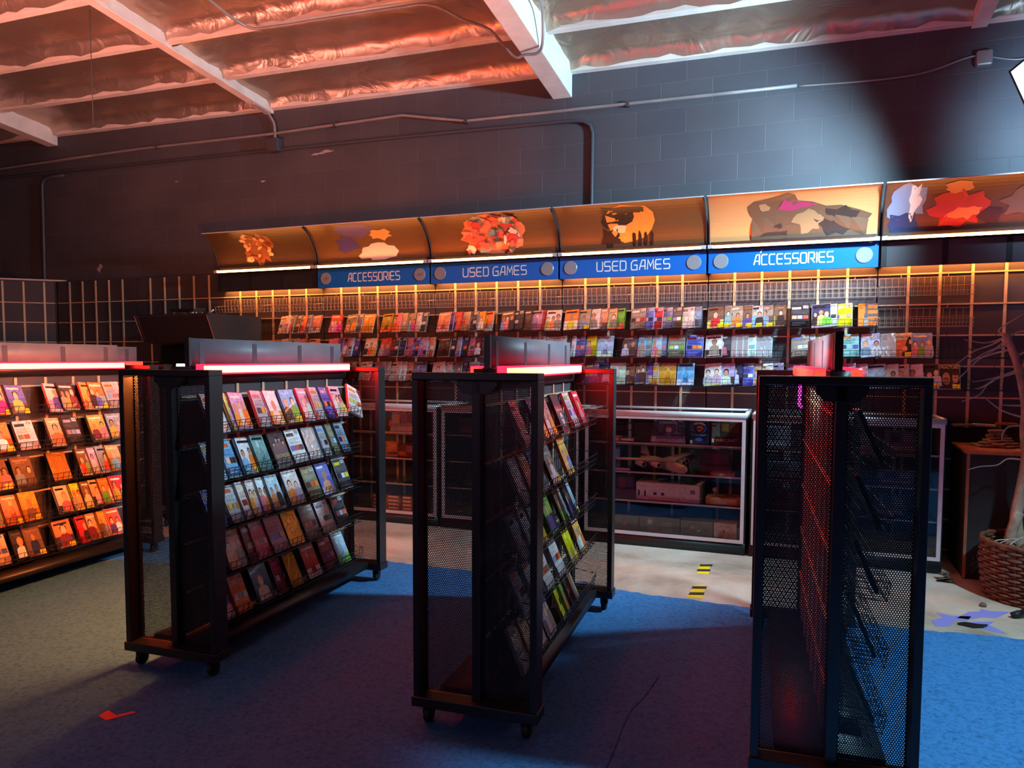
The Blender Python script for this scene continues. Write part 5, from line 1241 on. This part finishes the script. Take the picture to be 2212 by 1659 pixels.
# local axes: x = uu, y = vv, z = nv
ctr = Vector((6.85, -1.22, 3.00))
FM = Matrix(((uu.x, vv.x, nv.x, ctr.x), (uu.y, vv.y, nv.y, ctr.y), (uu.z, vv.z, nv.z, ctr.z), (0, 0, 0, 1)))
fd = thing('floodlight', 'bright white floodlight panel hanging at the edge of the photo', 'light', FM @ Rz(math.radians(20)))
MB().box((-.25, -.19, -.06), (.25, .19, -.004)).build('housing', black, fd, .006)
MB().box((-.235, -.175, -.004), (.235, .175, 0)).build('lit_face', mat('flood_face', (1, 1, 1, 1), .5, emit=(.50, .85, 1.0, 1), strength=FLOOD), fd)
MB().box((-.02, -.02, -.30), (.02, .02, -.06)).build('bracket', black, fd)
MB().tube([(0, 0, -.28), tuple((FM @ Rz(math.radians(20))).inverted() @ Vector((7.2, -1.0, 3.9)))], .012, 8).build('hanger', black, fd)

# ------------------------------------------------------------------ added fill lights, floodlight spots, ambient
def area(name, loc, target, size, power, color):
    ld = bpy.data.lights.new(name, 'AREA'); ld.shape = 'RECTANGLE'; ld.size, ld.size_y = size; ld.energy = power; ld.color = color
    o = bpy.data.objects.new(name, ld); COL.objects.link(o); o.location = loc
    o.rotation_euler = (Vector(target) - Vector(loc)).to_track_quat('-Z', 'Y').to_euler(); return o
area('viewer_side_fill', (2.2, -8.8, 2.4), (4.6, 0, 2.2), (3.0, 1.6), FILL, (.95, .6, .9))  # unseen fill light added behind the viewer to lift the scene
up = area('ceiling_warm_fill', (-.1, -4.4, 1.9), (.2, -2.4, 4.2), (1.2, .5), WARM, (1.0, .36, .28))  # unseen warm fill, added to brighten the roof foil and joists
up.data.spread = math.radians(95)
def spot(name, loc, direction, cone, blend, power, color, radius):
    ld = bpy.data.lights.new(name, 'SPOT'); ld.energy = power; ld.color = color; ld.spot_size = math.radians(cone); ld.spot_blend = blend; ld.shadow_soft_size = radius
    o = bpy.data.objects.new(name, ld); COL.objects.link(o); o.location = loc
    o.rotation_euler = Vector(direction).to_track_quat('-Z', 'Y').to_euler(); return o
az = math.radians(13)
spot('floodlight_beam', ctr + nv * .13, (-math.cos(az), math.sin(az), -.27), 114, .55, BEAM, (.47, .82, 1.0), .11)
spot('floodlight_spill', ctr + Vector((.30, .22, -.02)), (.38, 1, -.05), 120, .9, SPILL, (.40, .72, 1.0), .08)
spot('header_fill_spot', (2.2, -5.6, 2.35), Vector((5.66, -2.85, 1.53)) - Vector((2.2, -5.6, 2.35)), 10, .7, HEAD, (.86, .95, 1.0), .05)  # unseen narrow spot added to brighten one stand's header board
spot('aisle_downlight', (7.7, -3.4, 3.5), (-.10, .08, -1), 82, .3, DOWN, (.42, .82, 1.0), .12)
w = bpy.data.worlds.new('world'); S.world = w; w.use_nodes = True
w.node_tree.nodes['Background'].inputs[0].default_value = (.46, .44, .66, 1); w.node_tree.nodes['Background'].inputs[1].default_value = .075

# ------------------------------------------------------------------ camera
yaw, pit, rol = -0.3694268, 0.0634498, 0.0031068
fw = Vector((math.sin(yaw) * math.cos(pit), math.cos(yaw) * math.cos(pit), -math.sin(pit)))
r0 = Vector((math.cos(yaw), -math.sin(yaw), 0)); u0 = r0.cross(fw)
rv = r0 * math.cos(rol) + u0 * math.sin(rol); uv = -r0 * math.sin(rol) + u0 * math.cos(rol)
cd = bpy.data.cameras.new('camera'); cam = bpy.data.objects.new('camera', cd); COL.objects.link(cam)
cam.matrix_world = Matrix(((rv.x, uv.x, -fw.x, 5.57233), (rv.y, uv.y, -fw.y, -6.13142), (rv.z, uv.z, -fw.z, 1.42), (0, 0, 0, 1)))
cd.sensor_fit = 'HORIZONTAL'; cd.sensor_width = 36; cd.lens = 1600 / 2212 * 36; cd.shift_y = (878.062 - 829.5) / 2212; cd.clip_start = .05
S.camera = cam
S.view_settings.view_transform = 'Standard'; S.view_settings.look = 'None'; S.view_settings.gamma = 1; S.view_settings.exposure = EXPO
S.view_settings.use_curve_mapping = False
S.cycles.use_denoising = True
S.cycles.max_bounces = 6; S.cycles.diffuse_bounces = 3; S.cycles.glossy_bounces = 3; S.cycles.transparent_max_bounces = 12
S.cycles.sample_clamp_indirect = 4.0
